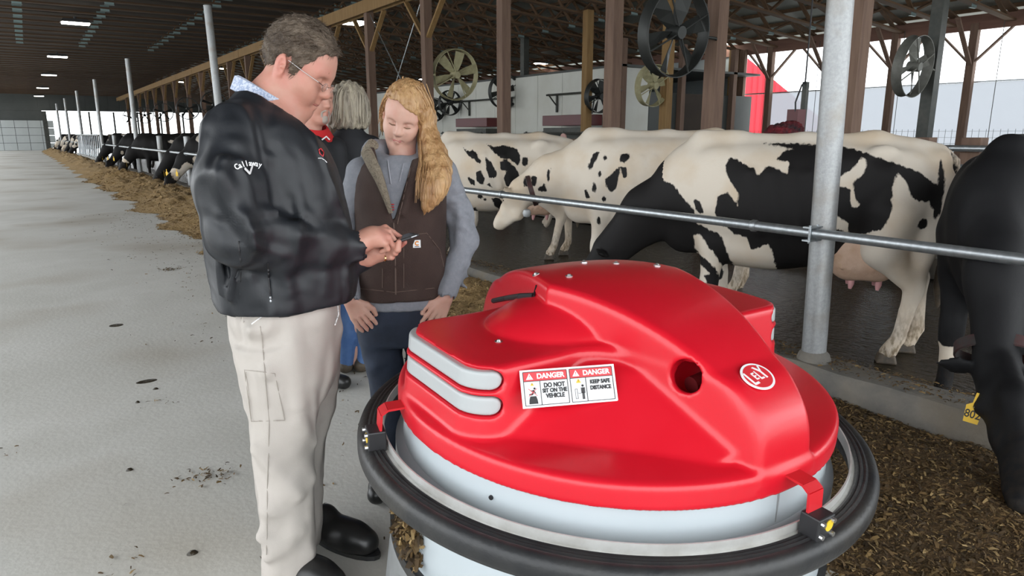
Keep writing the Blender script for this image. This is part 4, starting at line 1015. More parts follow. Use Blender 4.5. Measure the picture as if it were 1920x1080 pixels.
# ================================================================= STALL PLATFORM, FEED, RAILS, FANS
st(MB().box((9.6, 9.5, .11), (3.8, 24, .22)).build('floor_cubicles', M['kerb']), 'raised concrete cubicle bed behind the walkway', 'floor')
def pipe(pts, r, name, m, parent=None, n=12): return MB().tube(pts, r, n).build(name, m, parent, smooth=True)
# near pipe post + others
def pipe_post(Y, hgt, r, label, lean=0., X=None, group=None):
    X = 3.69 + dk(Y) if X is None else X
    o = empty('pipe_post', (X, Y, 0)); tag(o, label, 'post', group)
    top = np.array([-.87 * lean, .5 * lean, hgt])
    pipe([(0, 0, .12), (top[0] / 2, top[1] / 2, hgt / 2), tuple(top)], r, 'pipe', M['galvpost'], o, 24)
    MB().lathe([(0, .02), (r * .7, .012), (r * 1.02, 0), (r * 1.02, -.02)], tuple(top), 24).build('cap', M['galvpost'], o, smooth=True)
    return o
pp = pipe_post(2.23, 3.9, .068, 'thick galvanised pipe post standing on the kerb in front of the cows', .085)
MB().lathe([(.066, .17), (.10, .185), (.085, .23), (.066, .25)], n=20).build('base_collar', M['kerb'], pp, smooth=True)
labs = ['tall galvanised pipe post directly behind the bowed man', 'tall galvanised pipe post above the feeding cows', 'tall galvanised pipe post at the near end of the headlock panel', 'tall galvanised pipe post beyond the headlock panel', 'second tall pipe post beyond the headlock panel', 'farthest tall pipe post near the end wall']
for i, Y in enumerate((15.6, 27.5, 38, 47.6, 57, 66)): pipe_post(Y, 4.0 - i * .05, .075, labs[i], .10 if i == 0 else 0.)
for i, Y in enumerate((19.6, 23.5, 30.6, 34.)): pipe_post(Y, 1.42, .075, ['short galvanised post behind the nearest feeding cow', 'short galvanised post between the feeding cows, second from the right', 'short galvanised post between the feeding cows, third from the right', 'short galvanised post next to the headlock panel'][i], X=3.75 + dk(Y))
# feed rails
def feed_rail(Y0, Y1, label, z=.955, r=.0285, off=3.565):
    o = empty('feed_rail', (0, 0, 0)); tag(o, label, 'rail')
    n = 24; pts = [(off + dk(Y), Y, z) for Y in np.linspace(Y0, Y1, n)]; pipe(pts, r, 'pipe', M['galv'], o, 16); return o
fr_ = feed_rail(-1.5, 12.6, 'long galvanised neck rail running in front of the standing cows')
cl_ = MB()
cl_.box((3.60, 2.23, .99), (.20, .05, .008)).box((3.60, 2.23, .917), (.20, .05, .008)).cyl((3.53, 2.23, .90), (3.53, 2.23, 1.0), .007, 8).cyl((3.60, 2.23, .90), (3.60, 2.23, 1.0), .007, 8)
tag(cl_.build('clamp', M['galv'], fr_), 'bolted post clamp')
for Y in (2.62, 5.3, 8.1): MB().lathe([(.031, -.02), (.036, -.012), (.036, .012), (.031, .02)], (3.565 + dk(Y), Y, .955), 20, 'y').build('coupling', M['galv'], fr_, smooth=True)
fr2_ = feed_rail(13.5, 36.0, 'galvanised neck rail above the feeding cows left of the bowed man', 1.02, .032, 3.5)
for Y in (15.5, 18.5, 21.5, 25, 29): MB().lathe([(.034, -.03), (.046, -.02), (.046, .02), (.034, .03)], (3.5 + dk(Y), Y, 1.02), 16, 'y').build('coupling', M['galv'], fr2_, smooth=True)
feed_rail(50, 70, 'short galvanised neck rail in front of the distant cows', .955, .04)
M['kerblight'] = mat('pale_concrete', (.40, .40, .38), .8)
# headlock panel
hp_ = empty('headlock_panel', (0, 0, 0)); tag(hp_, 'galvanised headlock panel of upright bars beyond the feeding cows', 'headlock')
for z in (1.42, .30):
    pipe([(3.55 + dk(Y), Y, z) for Y in np.linspace(38.2, 50, 8)], .035, 'top_rail' if z > 1 else 'bottom_rail', M['galv'], hp_)
hb_ = MB().tube([(0, -.25, .3), (.06, -.1, .9), (.10, .25, 1.42)], .03, 8).mesh('bar')
for Y in np.arange(38.4, 50, .85):
    link('bar', hb_, M['galv'], hp_).location = (3.55 + dk(Y), Y, 0)
MB().add([(3.45 + dk(38), 38, 0), (3.45 + dk(50), 50, 0), (3.70 + dk(50), 50, 0), (3.70 + dk(38), 38, 0), (3.45 + dk(38), 38, .34), (3.45 + dk(50), 50, .34), (3.70 + dk(50), 50, .34), (3.70 + dk(38), 38, .34)], [(0, 3, 2, 1), (4, 5, 6, 7), (0, 1, 5, 4), (1, 2, 6, 5), (2, 3, 7, 6), (3, 0, 4, 7)]).build('footing', M['kerblight'], hp_)
# feed windrow (base mound) + chips
def feed_left(Y): return float(np.interp(Y, [-3, 1, 4, 8, 11, 15.5, 20, 28, 48, 66, 72], [1.85, 2.12, 1.95, 1.9, 1.80, 1.72, 1.65, 1.42, 1.25, .95, .9])) + .14 * math.sin(Y * 1.9) + .08 * math.sin(Y * 4.3 + 1) + .05 * math.sin(Y * 9.1)
def feed_h(Y): return float(np.interp(Y, [-3, 1, 3.5, 5, 8, 14, 40, 70], [.10, .10, .13, .24, .27, .30, .34, .3]))
_rs = np.random.RandomState(3); _G = _rs.rand(64, 64)
def vnoise(x, y):
    xi, yi = np.floor(x).astype(int), np.floor(y).astype(int); fx, fy = x - xi, y - yi; fx = fx * fx * (3 - 2 * fx); fy = fy * fy * (3 - 2 * fy)
    g = lambda a, b: _G[a % 64, b % 64]
    return (g(xi, yi) * (1 - fx) + g(xi + 1, yi) * fx) * (1 - fy) + (g(xi, yi + 1) * (1 - fx) + g(xi + 1, yi + 1) * fx) * fy
def feed_z(X, Y):
    x0 = feed_left(Y); x1 = KX0 + .03 + dk(Y)
    if X < x0: return 0.
    t = min(1., (X - x0) / (x1 - x0)); h = feed_h(Y)
    prof = math.sin(min(1., t * 1.35) * PI / 2) ** 1.2 * (1 - .55 * max(0, t - .7) / .3)
    n = float(vnoise(np.array(X * 4.), np.array(Y * 4.)) * .55 + vnoise(np.array(X * 11.), np.array(Y * 11.)) * .28 + vnoise(np.array(X * 27.), np.array(Y * 27.)) * .17)
    return max(0.002, h * prof * (.55 + .8 * n))
Ys = np.concatenate([np.arange(-1.5, 9, .05), np.arange(9, 30, .12), np.arange(30, 72, .4)]); NX = 48; V = []; Fc = []
for Y in Ys:
    x0 = feed_left(Y) - .03; x1 = KX0 + .03 + dk(Y)
    for j in range(NX):
        X = x0 + (x1 - x0) * j / (NX - 1); V.append((X, Y, feed_z(X, Y) - (.004 if j == 0 else 0)))
for i in range(len(Ys) - 1):
    for j in range(NX - 1): Fc.append((i * NX + j, i * NX + j + 1, (i + 1) * NX + j + 1, (i + 1) * NX + j))
isp = int(np.searchsorted(Ys, 4.0)); cut = isp * (NX - 1)
def sub(vs, fs):
    u = sorted(set(i for f in fs for i in f)); mp_ = {q: w for w, q in enumerate(u)}; return [vs[i] for i in u], [tuple(mp_[i] for i in f) for f in fs]
fb = MB().add(*sub(V, Fc[:cut])).build('feed_windrow', M['feedbase'], smooth=True); tag(fb, 'dark damp chopped silage lying around the red robot along the kerb', 'feed', kind='stuff')
fb = MB().add(*sub(V, Fc[cut:])).build('feed_windrow', M['feedfresh'], smooth=True); tag(fb, 'lighter brown fresh silage windrow heaped along the kerb in the distance', 'feed', kind='stuff')
def flakes(name, pts, sizes, label, mats, seed=1, flat=.5, parent=None):
    """pts (n,3) positions on the surface; thin bent flakes, one mesh"""
    r = np.random.RandomState(seed); n = len(pts); P = np.array(pts)
    a = r.rand(n) * 2 * PI; L = sizes * (.5 + r.rand(n)); W = L * (.12 + .25 * r.rand(n)); ti = (r.rand(n) - .5) * flat * 2
    dx = np.stack([np.cos(a) * np.cos(ti), np.sin(a) * np.cos(ti), np.sin(ti)], 1); tw = (r.rand(n) - .5) * 1.2
    dy = np.stack([-np.sin(a) * np.cos(tw), np.cos(a) * np.cos(tw), np.sin(tw)], 1); up = np.cross(dx, dy)
    L, W = L[:, None], W[:, None]
    V = np.stack([P - dx * L / 2 - dy * W / 2, P - dx * L / 2 + dy * W / 2, P + dy * W * .6 + up * L * .12, P - dy * W * .6 + up * L * .12, P + dx * L / 2 + dy * W / 3, P + dx * L / 2 - dy * W / 3], 1).reshape(-1, 3)
    i = np.arange(n)[:, None] * 6; Fq = np.concatenate([i + np.array([[0, 1, 2, 3]]), i + np.array([[3, 2, 4, 5]])], 0)
    me = quads_mesh(name, V, Fq)
    for m in mats: me.materials.append(m)
    mi = r.randint(0, len(mats), n); me.polygons.foreach_set('material_index', np.concatenate([mi, mi]).astype(np.int32)); 
    for pol in (): pass
    o = D.objects.new(name, me); COL.objects.link(o); tag(o, label, 'feed', kind='stuff')
    if parent: o.parent = parent
    return o
FM = [mat('chip_%d' % i, c, .85) for i, c in enumerate([(.13, .075, .025), (.065, .038, .014), (.20, .125, .045), (.04, .024, .010), (.10, .058, .02), (.28, .19, .08), (.085, .052, .018), (.055, .034, .013)])]
FF = [mat('fresh_chip_%d' % i, c, .85) for i, c in enumerate([(.30, .20, .085), (.20, .125, .05), (.38, .27, .12), (.15, .09, .035), (.26, .165, .065)])]
r_ = np.random.RandomState(5)
def strew(zones):
    pts = []; szs = []
    for (Y0, Y1, n, s) in zones:
        for q in range(n):
            Y = Y0 + (Y1 - Y0) * r_.rand(); x0 = feed_left(Y) - .06; x1 = KX0 + .04 + dk(Y); X = x0 + (x1 - x0) * r_.rand(); pts.append((X, Y, max(feed_z(X, Y), 0.001) + .003 + .005 * r_.rand())); szs.append(s * (.5 + 1.1 * r_.rand() ** 3))
    return pts, np.array(szs)
flakes('feed_chips', *strew(((-.2, 3.0, 46000, .020), (3.0, 4.2, 9000, .024))), 'loose chopped maize and straw lying on the dark feed beside the robot', FM)
flakes('feed_chips', *strew(((4.2, 7, 16000, .028), (7, 13, 12000, .036), (13, 28, 9000, .055))), 'loose chopped maize lying on the distant fresh feed windrow', FF, 2)
pts = []; szs = []
for q in range(1500):      # scattered crumbs on the alley floor
    Y = 1.2 + 14 * r_.rand() ** 1.3; X = feed_left(Y) - abs(r_.randn()) * .55 - .02; pts.append((X, Y, .004)); szs.append(.022)
for (cx, cy, n) in ((.50, 3.1, 60), (.40, 3.15, 20), (1.15, 8.5, 120), (-.3, 3.9, 14), (.1, 2.6, 14), (.45, 4.2, 14)):
    for q in range(n): pts.append((cx + r_.randn() * .05, cy + r_.randn() * .05, .004 + .006 * r_.rand())); szs.append(.02)
flakes('straw_crumbs', pts, np.array(szs), 'straw crumbs scattered over the concrete alley', FM, 9, .15)
pts = []; szs = []
for q in range(6000):      # crumbs on kerb top
    Y = -1 + 12 * r_.rand(); X = KX0 + .06 + dk(Y) + .27 * r_.rand() ** .7; pts.append((X, Y, .196 + .006 * r_.rand())); szs.append(.022)
flakes('kerb_crumbs', pts, np.array(szs), 'feed crumbs lying on top of the concrete kerb', FM, 11, .2)
# dark pebble-like spots on the alley
for i, (px, py, s) in enumerate([(361, 1038, .02), (243, 882, .014), (258, 755, .014), (275, 715, .05), (218, 610, .07), (292, 730, .012)]):
    p = atz(px, py, 0); b = MB().lathe([(0, .012), (s * .6, .010), (s, .002), (s, 0)], n=14); b.v = [(v[0] * (1 + .5 * math.sin(3 * i)), v[1] * .7, v[2] * (.3 if s > .03 else 1)) for v in b.v]
    q = b.build('manure_spot', M['wetfloor'], smooth=True); q.location = (p[0], p[1], 0); tag(q, ['small dark dropping near the bowed man trouser hem', 'small dark dropping left of the man knee', 'small dark dropping beside a larger stain', 'flat dark stain on the alley level with the man thigh', 'larger flat stain on the alley level with the man belt', 'tiny dark dropping right of the flat stain'][i], 'dropping')
# feed stuck to the robot flank
pts = []; 
for q in range(900):
    a = math.radians(168 + 14 * r_.rand()); z = .36 + .22 * r_.rand(); r0 = .655 + .03 * r_.rand(); pts.append(RC + RX @ np.array([r0 * math.cos(a), r0 * math.sin(a), z]))
flakes('stuck_feed', pts, np.full(len(pts), .03), 'clump of damp feed stuck to the robot side below the ring', FM, 13, 1.2)

# fans
M['fanblack'] = mat('fan_black', (.03, .032, .03), .5, metal=.3); M['fanpale'] = mat('fan_dusty', (.40, .37, .22), .75, col2=(.30, .27, .15), scale=8); M['fangrey'] = mat('fan_grey', (.20, .20, .18), .55, metal=.3, col2=(.15, .15, .13), scale=10)
def fan(loc, R, m, label, arm, group='circulation fans', nb=6, tilt=.12, bw=1.):
    o = empty('barn_fan', loc); o.rotation_euler = (tilt, 0, 0); tag(o, label, 'fan', group)
    MB().lathe([(R, -.09), (R + .012, -.09), (R * .965, .0), (R + .012, .09), (R, .09), (R * .955, 0)], n=48, axis='y', closed=True).build('shroud', m, o, smooth=True)
    MB().lathe([(0, -.13), (.075, -.13), (.085, -.10), (.085, .08), (0, .09)], n=20, axis='y').build('motor', m, o, smooth=True)
    for i in range(nb):
        a = 2 * PI * i / nb + .3; d = np.array([math.cos(a), 0, math.sin(a)]); t = np.array([-math.sin(a), 0, math.cos(a)])
        b = MB(); V = []
        for rr, w, tw in ((.08, .05 * bw, .9), (R * .5, .09 * bw, .6), (R * .92, .105 * bw, .4)):
            e = t * math.cos(tw) + np.array([0, 1, 0]) * math.sin(tw); nn = np.cross(d, e) * .004
            for s in (-1, 1):
                for q in (-1, 1): V.append(d * rr + e * w * s + nn * q)
        Fc = []
        for k_ in range(2):
            b0 = k_ * 4; Fc += [(b0, b0 + 2, b0 + 6, b0 + 4), (b0 + 1, b0 + 5, b0 + 7, b0 + 3), (b0, b0 + 4, b0 + 5, b0 + 1), (b0 + 2, b0 + 3, b0 + 7, b0 + 6)]
        Fc += [(0, 1, 3, 2), (8, 10, 11, 9)]
        b.add(V, Fc).build('blade', m, o)
    for i in range(4):
        a = 2 * PI * i / 4 + .5; MB().cyl((.06 * math.cos(a), -.10, .06 * math.sin(a)), (R * math.cos(a), -.085, R * math.sin(a)), .012, 8).build('strut', m, o)
    if arm is not None:
        e = np.array(arm) - np.array(loc); s0 = np.sign(e[0]); pipe([(s0 * R, -.08, -.02), (e[0] - s0 * .12, -.08, -.02), (e[0] - s0 * .03, -.08, -.06), (e[0] - s0 * .02, -.06, -.45)], .02, 'arm', m, o, 10)
    return o
fan((6.72, 6.3, 2.71), .52, M['fanblack'], 'big black fan hanging high in front of a timber post', (7.5, 6.3, 2.71))
fan((8.20, 14.3, 2.80), .55, M['fanpale'], 'dusty olive fan on the timber post right of the blonde woman', (7.5, 14.3, 2.8))
fan((11.75, 11.6, 2.55), .45, M['fanpale'], 'pale dusty fan on the yellow post below the big black fan', None)
fan((12.6, 18.9, 2.80), .52, M['fanblack'], 'black fan in front of the white room beside the dark thin post', (13.4, 18.9, 2.8))
fan((12.45, 14.2, 2.45), .42, M['fanblack'], 'small black fan at the corner of the white room', (12.2, 14.2, 2.4))
fan((12.5, 23.4, 2.35), .42, M['fanblack'], 'small black fan below the olive fan, left one', None); fan((12.5, 22.2, 2.55), .42, M['fanblack'], 'small black fan below the olive fan, right one', None)
fan((12.72, 6.4, 2.62), .50, M['fangrey'], 'grey fan on the dark post in front of the netting', (13.4, 6.4, 2.62), nb=4)
for i, Y in enumerate((32.4, 38.4, 46, 54, 62)):
    fan((6.75, Y, 2.7), .52, M['fanblack'], 'distant black fan, %s from the bowed man shoulder in the row' % ['first', 'second', 'third', 'fourth', 'fifth', 'sixth', 'seventh', 'eighth', 'ninth'][i], (7.5, Y, 2.7), 'distant fans along the post row', nb=5, bw=.55)
# thin hanging cables forming an X beside the braced post
for i, (a, b) in enumerate((((7.5, 17.4, 4.5), (7.5, 14.3, 1.4)), ((7.56, 14.5, 4.5), (7.56, 17.2, 1.4)))):
    tag(MB().cyl(a, b, .012, 8).build('brace_rod', M['galv']), ['thin diagonal brace rod falling to the right behind the blonde woman', 'thin diagonal brace rod falling to the left behind the blonde woman'][i], 'brace')
# timber stubs and cubicle pipes
for i, px in enumerate((1390, 1640, 1735, 1830, 1910)):
    Y = 7.5 / math.tan(YAW + math.atan((px - 960) * math.cos(PITCH) / F_PX))
    tag(MB().box((7.5, Y, .73), (.17, .17, 1.46)).build('timber_stub', M['wood'], bevel=.006), ['sawn-off timber post left of the near pipe post', 'sawn-off timber post just right of the near pipe post', 'sawn-off timber post above the cow tail head', 'sawn-off timber post over the cubicle rails', 'sawn-off timber post at the right edge of the picture'][i], 'post')
cub = empty('cubicle_frame', (0, 0, 0)); tag(cub, 'galvanised cubicle dividers and rails behind the cows at the right', 'cubicle')
for z, X in ((1.36, 7.35), (1.18, 7.38), (.92, 8.4)): pipe([(X, -1, z), (X, 2, z), (X, 4.6, z)], .03, 'rail', M['galv'], cub)
for Y in (2.3, 3.4, 4.5, 5.7): pipe([(7.35, Y, 1.15), (7.8, Y, 1.12), (8.6, Y, .95), (9.0, Y, .75), (8.7, Y, .55), (7.8, Y, .5), (7.45, Y, .62), (7.38, Y, .9)], .026, 'divider', M['galv'], cub)
# plank wall and rails in the middle ground
st(MB().box((7.62, 11.3, 1.30), (.05, 5.4, .22)).build('trim_board', M['wood']), 'weathered horizontal board behind the standing cows', 'board')
tag(MB().box((0, 0, .7), (.14, .14, 1.4)).build('concrete_stub', M['kerb'], bevel=.006), 'short pale concrete stub behind the blotched cow', 'post').location = (7.3, at_px(975, 7.3), 0)
# cow brush
bx, by = 9.6, at_px(1490, 9.6)
br_ = empty('cow_brush', (bx, by, 0)); tag(br_, 'rotating red and black cow brush hanging from a mast by the netting', 'cow brush')
MB().box((.1, -.05, 1.15), (.07, .07, 2.2)).build('mast', M['darksteel'], br_)
MB().box((0, 0, 1.62), (.20, .18, .46)).build('motor_box', M['darkred'], br_)
bs = Sdf((-.78, -.28, 1.2), (.08, .28, 1.85), .02); bs.cap((-.08, 0, 1.52), (-.46, .0, 1.46), .17, .17, .02)
bs.add(lambda x, y, z: .02 * np.sin(x * 60) * np.sin(y * 50 + z * 55))
link('bristles', bs.mesh('bristles', 0), mat('bristle', (.20, .012, .02), .9, col2=(.02, .015, .018), scale=6, bump=1, bscale=60), br_)
pipe([(.08, -.05, 2.25), (.0, -.05, 2.2), (-.12, -.05, 1.95), (-.05, -.03, 1.65)], .012, 'cable', M['black'], br_); MB().cyl((.08, -.05, 2.2), (.08, -.05, 4.7), .012, 8).build('hanger', M['black'], br_)
# milking units in front of the white room
for i, (px, X) in enumerate(((885, 12.3), (1060, 12.3))):
    Y = at_px(px, X); mk = empty('milking_unit', (X, Y, 0)); tag(mk, ['dark red milking unit with rails left of the thin dark post', 'dark red milking unit with rails right of the thin dark post'][i], 'milking unit')
    MB().box((.2, 0, 1.85), (.5, 2.0, .28)).build('canopy', M['darkred'], mk, bevel=.01); MB().box((.2, 0, 1.45), (.5, 1.9, .4)).build('housing', M['darksteel'], mk)
    for z in (1.0, 1.25, 1.5): pipe([(-.4, -1.3, z), (-.4, 0, z), (-.4, 1.4, z)], .025, 'rail', M['darksteel'], mk, 8)
    for y in (-1.2, -.4, .5, 1.3): MB().cyl((-.4, y, 0), (-.4, y, 1.55), .03, 8).build('upright', M['darksteel'], mk)
    MB().lathe([(0, .02), (.12, .02), (.12, -.02), (0, -.02)], (-.46, -.5 if i else .2, 1.38), 20, 'x').build('disc', M['pink'], mk)
    pipe([(.55, -1.6, 2.6), (.55, 0, 2.6), (.55, 1.6, 2.6)], .03, 'wall_pipe', M['darksteel'], mk, 8)
    for y in (-1.3, 1.2): MB().bar((.62, y, 2.1), (.62, y, 2.62), .05, .05).bar((.6, y, 2.3), (.3, y, 2.6), .03, .03).build('bracket', M['darksteel'], mk)

# ================================================================= PEOPLE
def skin_mat(name, a, b, c):
    m = mat(name, a, .5, col2=b, scale=14, bump=.05, bscale=180, col3=c, scale3=9, sss=.12); return m
M['skin_m'] = skin_mat('skin_ruddy', (.47, .225, .165), (.52, .275, .21), (.50, .185, .145))
M['skin_f'] = skin_mat('skin_fair', (.58, .33, .255), (.62, .38, .30), (.60, .30, .24))
M['jacket'] = mat('black_nylon', (.010, .012, .016), .5, col2=(.013, .015, .019), scale=5, bump=.05, bscale=300, spec=.5, folds=1., fscale=6.5, fstretch=(1, 1, .45))
M['jacket2'] = mat('black_fleece', (.008, .009, .012), .7, bump=.1, bscale=200)
M['khaki'] = mat('khaki_cotton', (.42, .385, .35), .8, col2=(.46, .42, .385), scale=5, bump=.08, bscale=420, folds=.6, fscale=6, fstretch=(1, 1, .5))
M['seam'] = mat('khaki_seam', (.33, .30, .265), .85)
M['plaid'] = mat('plaid_shirt', (.52, .56, .66), .8, col2=(.30, .36, .50), scale=140, lo=.48, hi=.52)
M['boot'] = mat('black_boot', (.012, .012, .012), .35)
M['hair_m'] = mat('hair_greybrown', (.048, .030, .018), .55, col2=(.14, .105, .075), scale=40, stretch=(.35, 1, .6), bump=.9, bscale=130)
M['hair_b'] = mat('hair_blonde', (.30, .150, .058), .42, col2=(.52, .32, .15), scale=38, stretch=(1, 1, .07), bump=.7, bscale=80)
M['hair_g'] = mat('hair_greyblonde', (.22, .19, .15), .5, col2=(.48, .42, .32), scale=34, stretch=(1, 1, .08), bump=.7, bscale=80)
M['vest'] = mat('brown_canvas', (.034, .018, .014), .85, col2=(.050, .028, .022), scale=7, bump=.25, bscale=260, col3=(.066, .043, .036), scale3=4)
M['sherpa'] = mat('sherpa_lining', (.25, .21, .155), .95, col2=(.33, .28, .21), scale=90, bump=1., bscale=120)
M['hoodie'] = mat('grey_hoodie', (.215, .225, .255), .9, col2=(.25, .26, .29), scale=60, bump=.15, bscale=300, folds=.45, fscale=6, fstretch=(.7, 1, 1.3))
M['denim'] = mat('dark_denim', (.007, .012, .024), .8, col2=(.018, .028, .052), scale=6, bump=.15, bscale=400, folds=.35, fscale=6, fstretch=(.8, 1, 1))
M['denimblue'] = mat('blue_denim', (.055, .125, .30), .8, col2=(.11, .20, .40), scale=6, bump=.15, bscale=400, folds=.35, fscale=6, fstretch=(.8, 1, 1))
M['redpolo'] = mat('red_polo', (.50, .012, .015), .75)
M['lip'] = mat('lips', (.52, .20, .18), .45)
M['lip_m'] = mat('lips_male', (.36, .13, .11), .5)
M['brow'] = mat('eyebrow', (.16, .09, .05), .8)
M['glassmetal'] = mat('glasses_metal', (.30, .29, .28), .25, metal=.9)
M['lens'] = mat('glasses_lens', (1, 1, 1), .02, trans=1.0)
M['gold'] = mat('gold_ring', (.75, .55, .22), .2, metal=1.)
M['orange'] = mat('label_orange', (.70, .25, .03), .5)
M['goatee'] = mat('goatee_hair', (.35, .30, .26), .8)
M['darkred_t'] = mat('maroon_tee', (.10, .012, .02), .85)
class Frame:
    def __init__(s, X, Y):
        s.B = np.array([X, Y, 0.]); a = math.atan2(X, Y); s.R = np.array([[math.cos(a), math.sin(a), 0], [-math.sin(a), math.cos(a), 0], [0, 0, 1.]]); s.ang = -a
    def __call__(s, px, py, w=0.):
        d = s.R.T @ ray(px, py); o = s.R.T @ (CO - s.B); t = (w - o[1]) / d[1]; return o + d * t
    def cam(s): return s.R.T @ (CO - s.B)
    def rayl(s, px, py): d = s.R.T @ ray(px, py); return d / np.linalg.norm(d)
_wr = np.random.RandomState(21); _WD = _wr.randn(14, 3); _WD /= np.linalg.norm(_WD, axis=1, keepdims=True); _WP = _wr.rand(14) * 6.28
def wrinkle(amp, freq, stretch=(1, 1, 1), seed=0):
    def f(x, y, z):
        r = 0.
        X, Y, Z = x * stretch[0], y * stretch[1], z * stretch[2]
        w = .35 * np.sin(Z * freq * .6 + 2 * seed) + .35 * np.sin(X * freq * .7 + seed) + .3 * np.sin(Y * freq * .5)
        for i in range(5):
            d = _WD[(i + seed * 3) % 14]; ph = _WP[(i + seed) % 14]
            r = r + np.sin((X * d[0] + Y * d[1] + Z * d[2]) * freq * (1 + .35 * i) + ph + w * 2.2) / (1 + .5 * i)
        return -amp * np.abs(r) * .6 + amp * .5
    return f
def sdf_hit(S, o, d, t0=.3, t1=5.0, step=.0015):
    for t in np.arange(t0, t1, step):
        p = o + d * t; ijk = np.round((p - S.lo) / S.h).astype(int)
        if np.all(ijk >= 1) and np.all(ijk < S.n - 2) and S.D[tuple(ijk)] < 0:
            g = np.array([S.D[tuple(ijk + np.eye(3, dtype=int)[q])] - S.D[tuple(ijk - np.eye(3, dtype=int)[q])] for q in range(3)]); return p, g / np.linalg.norm(g)
    return None, None
def head_sdf(S, O, R, s, sex='m', jowl=1.0, mouth=0.):
    """R columns: forward, left, up. O: point between the ear canals."""
    T = lambda x, y, z: np.array(O) + s * (R @ np.array([x, y, z]))
    E = lambda c, r, k, op='union', Rr=None: S.ell(T(*c), np.array(r) * s, R if Rr is None else R @ Rr, k * s, op)
    Cp = lambda a, b, ra, rb, k, op='union': S.cap(T(*a), T(*b), ra * s, rb * s, k * s, op)
    E((.000, 0, .055), (.099, .077, .090), .01)
    E((.050, 0, .045), (.050, .062, .055), .03)                               # forehead
    E((.040, 0, -.025), (.058, .060, .075), .03)                              # face block
    fw = 1.0 if sex == 'm' else .92
    for sg in (1, -1):
        Cp((-.005, sg * .056 * fw, -.045), (.072, sg * .018, -.088), .024 * fw, .020, .035)   # jaw
        E((.064, sg * .043, -.012), (.026, .022, .024), .03)                  # cheekbone
        E((.080, sg * .030, -.035), (.016, .016, .020), .03)                  # cheek
        Cp((.092, sg * .012, .040), (.076, sg * .048, .038), .011 if sex == 'm' else .008, .008, .022)   # brow ridge
        E((.100, sg * .031, .020), (.017, .019, .012), .014, 'sub')           # socket
        E((.0775, sg * .031, .019), (.0165, .0165, .0150), .006)              # closed lid / eyeball
        Cp((.0935, sg * .020, .0155), (.0905, sg * .043, .0160), .0022, .0018, .003)       # lash line
        E((.104, sg * .011, -.013), (.012, .0085, .009), .008)                # nostril wing
        E((.108, sg * .007, -.020), (.005, .004, .004), .003, 'sub')
    Cp((.097, 0, .030), (.116, 0, -.008), .0085, .0125, .014)                  # nose
    Cp((.098, 0, -.022), (.099, 0, -.034), .010, .012, .015)                   # philtrum
    Cp((.104, .0, -.0415), (.090, .024, -.0445), .0075, .004, .006); Cp((.104, .0, -.0415), (.090, -.024, -.0445), .0075, .004, .006)
    Cp((.101, 0, -.0535), (.089, .020, -.0500), .0085, .004, .006); Cp((.101, 0, -.0535), (.089, -.020, -.0500), .0085, .004, .006)
    for sg in (1, -1): Cp((.1105, 0, -.0475), (.092, sg * .026, -.0475), .0016, .0012, .003, 'sub')
    E((.082, 0, -.083), (.022, .024, .019), .022)                              # chin
    if jowl:
        E((.045, 0, -.080), (.040, .040, .026), .035)
    for sg in (1, -1):                                                         # ears
        tl = roty(-.25) @ rotz(sg * .35)
        E((-.012, sg * .078, .004), (.019, .0075, .033), .006, Rr=tl); E((-.006, sg * .076, -.022), (.010, .007, .012), .008)
        E((-.006, sg * .085, .004), (.010, .005, .020), .004, 'sub', Rr=tl); E((-.004, sg * .083, .002), (.006, .006, .007), .003)
    return T
def hair_sdf(S, O, R, s, curve, thick=.010, top=.012, amp=.0025, yz=None):
    xs, zs = zip(*curve); O = np.array(O)
    c = O + s * (R @ np.array([-.002, 0, .055])); rr = np.array([.099 + thick, .077 + thick, .090 + thick + top]) * s
    def f(x, y, z):
        p = [(x - O[0]), (y - O[1]), (z - O[2])]
        hx = (R[0, 0] * p[0] + R[1, 0] * p[1] + R[2, 0] * p[2]) / s; hy = (R[0, 1] * p[0] + R[1, 1] * p[1] + R[2, 1] * p[2]) / s; hz = (R[0, 2] * p[0] + R[1, 2] * p[1] + R[2, 2] * p[2]) / s
        q = np.sqrt(((hx + .002) / (rr[0] / s)) ** 2 + (hy / (rr[1] / s)) ** 2 + ((hz - .055) / (rr[2] / s)) ** 2)
        e = (q - 1) * .085 * s
        st_ = amp * s * (np.sin(hx * 260 + 9 * np.sin(hz * 40) + 5 * np.sin(hy * 60)) + .7 * np.sin(hy * 330 + hz * 120 + 4 * np.sin(hx * 50)) + .6 * np.sin(hz * 240 + hx * 160))
        cut = (np.interp(hx, xs, zs) - hz + .004 * np.sin(hx * 300 + hz * 180) ) * s * .7
        if yz is not None: cut = np.maximum(cut, yz(hx, hy, hz) * s)
        return _smax(e + st_, cut, .006 * s)
    m = .14 * s; S.func(f, c - m * 1.1, c + m * 1.1, 0.)
def merge_meshes(name, meshes):
    bm = bmesh.new()
    for me in meshes: bm.from_mesh(me)
    out = D.meshes.new(name); bm.to_mesh(out); bm.free(); out.shade_smooth()
    for me in meshes: D.meshes.remove(me)
    return out
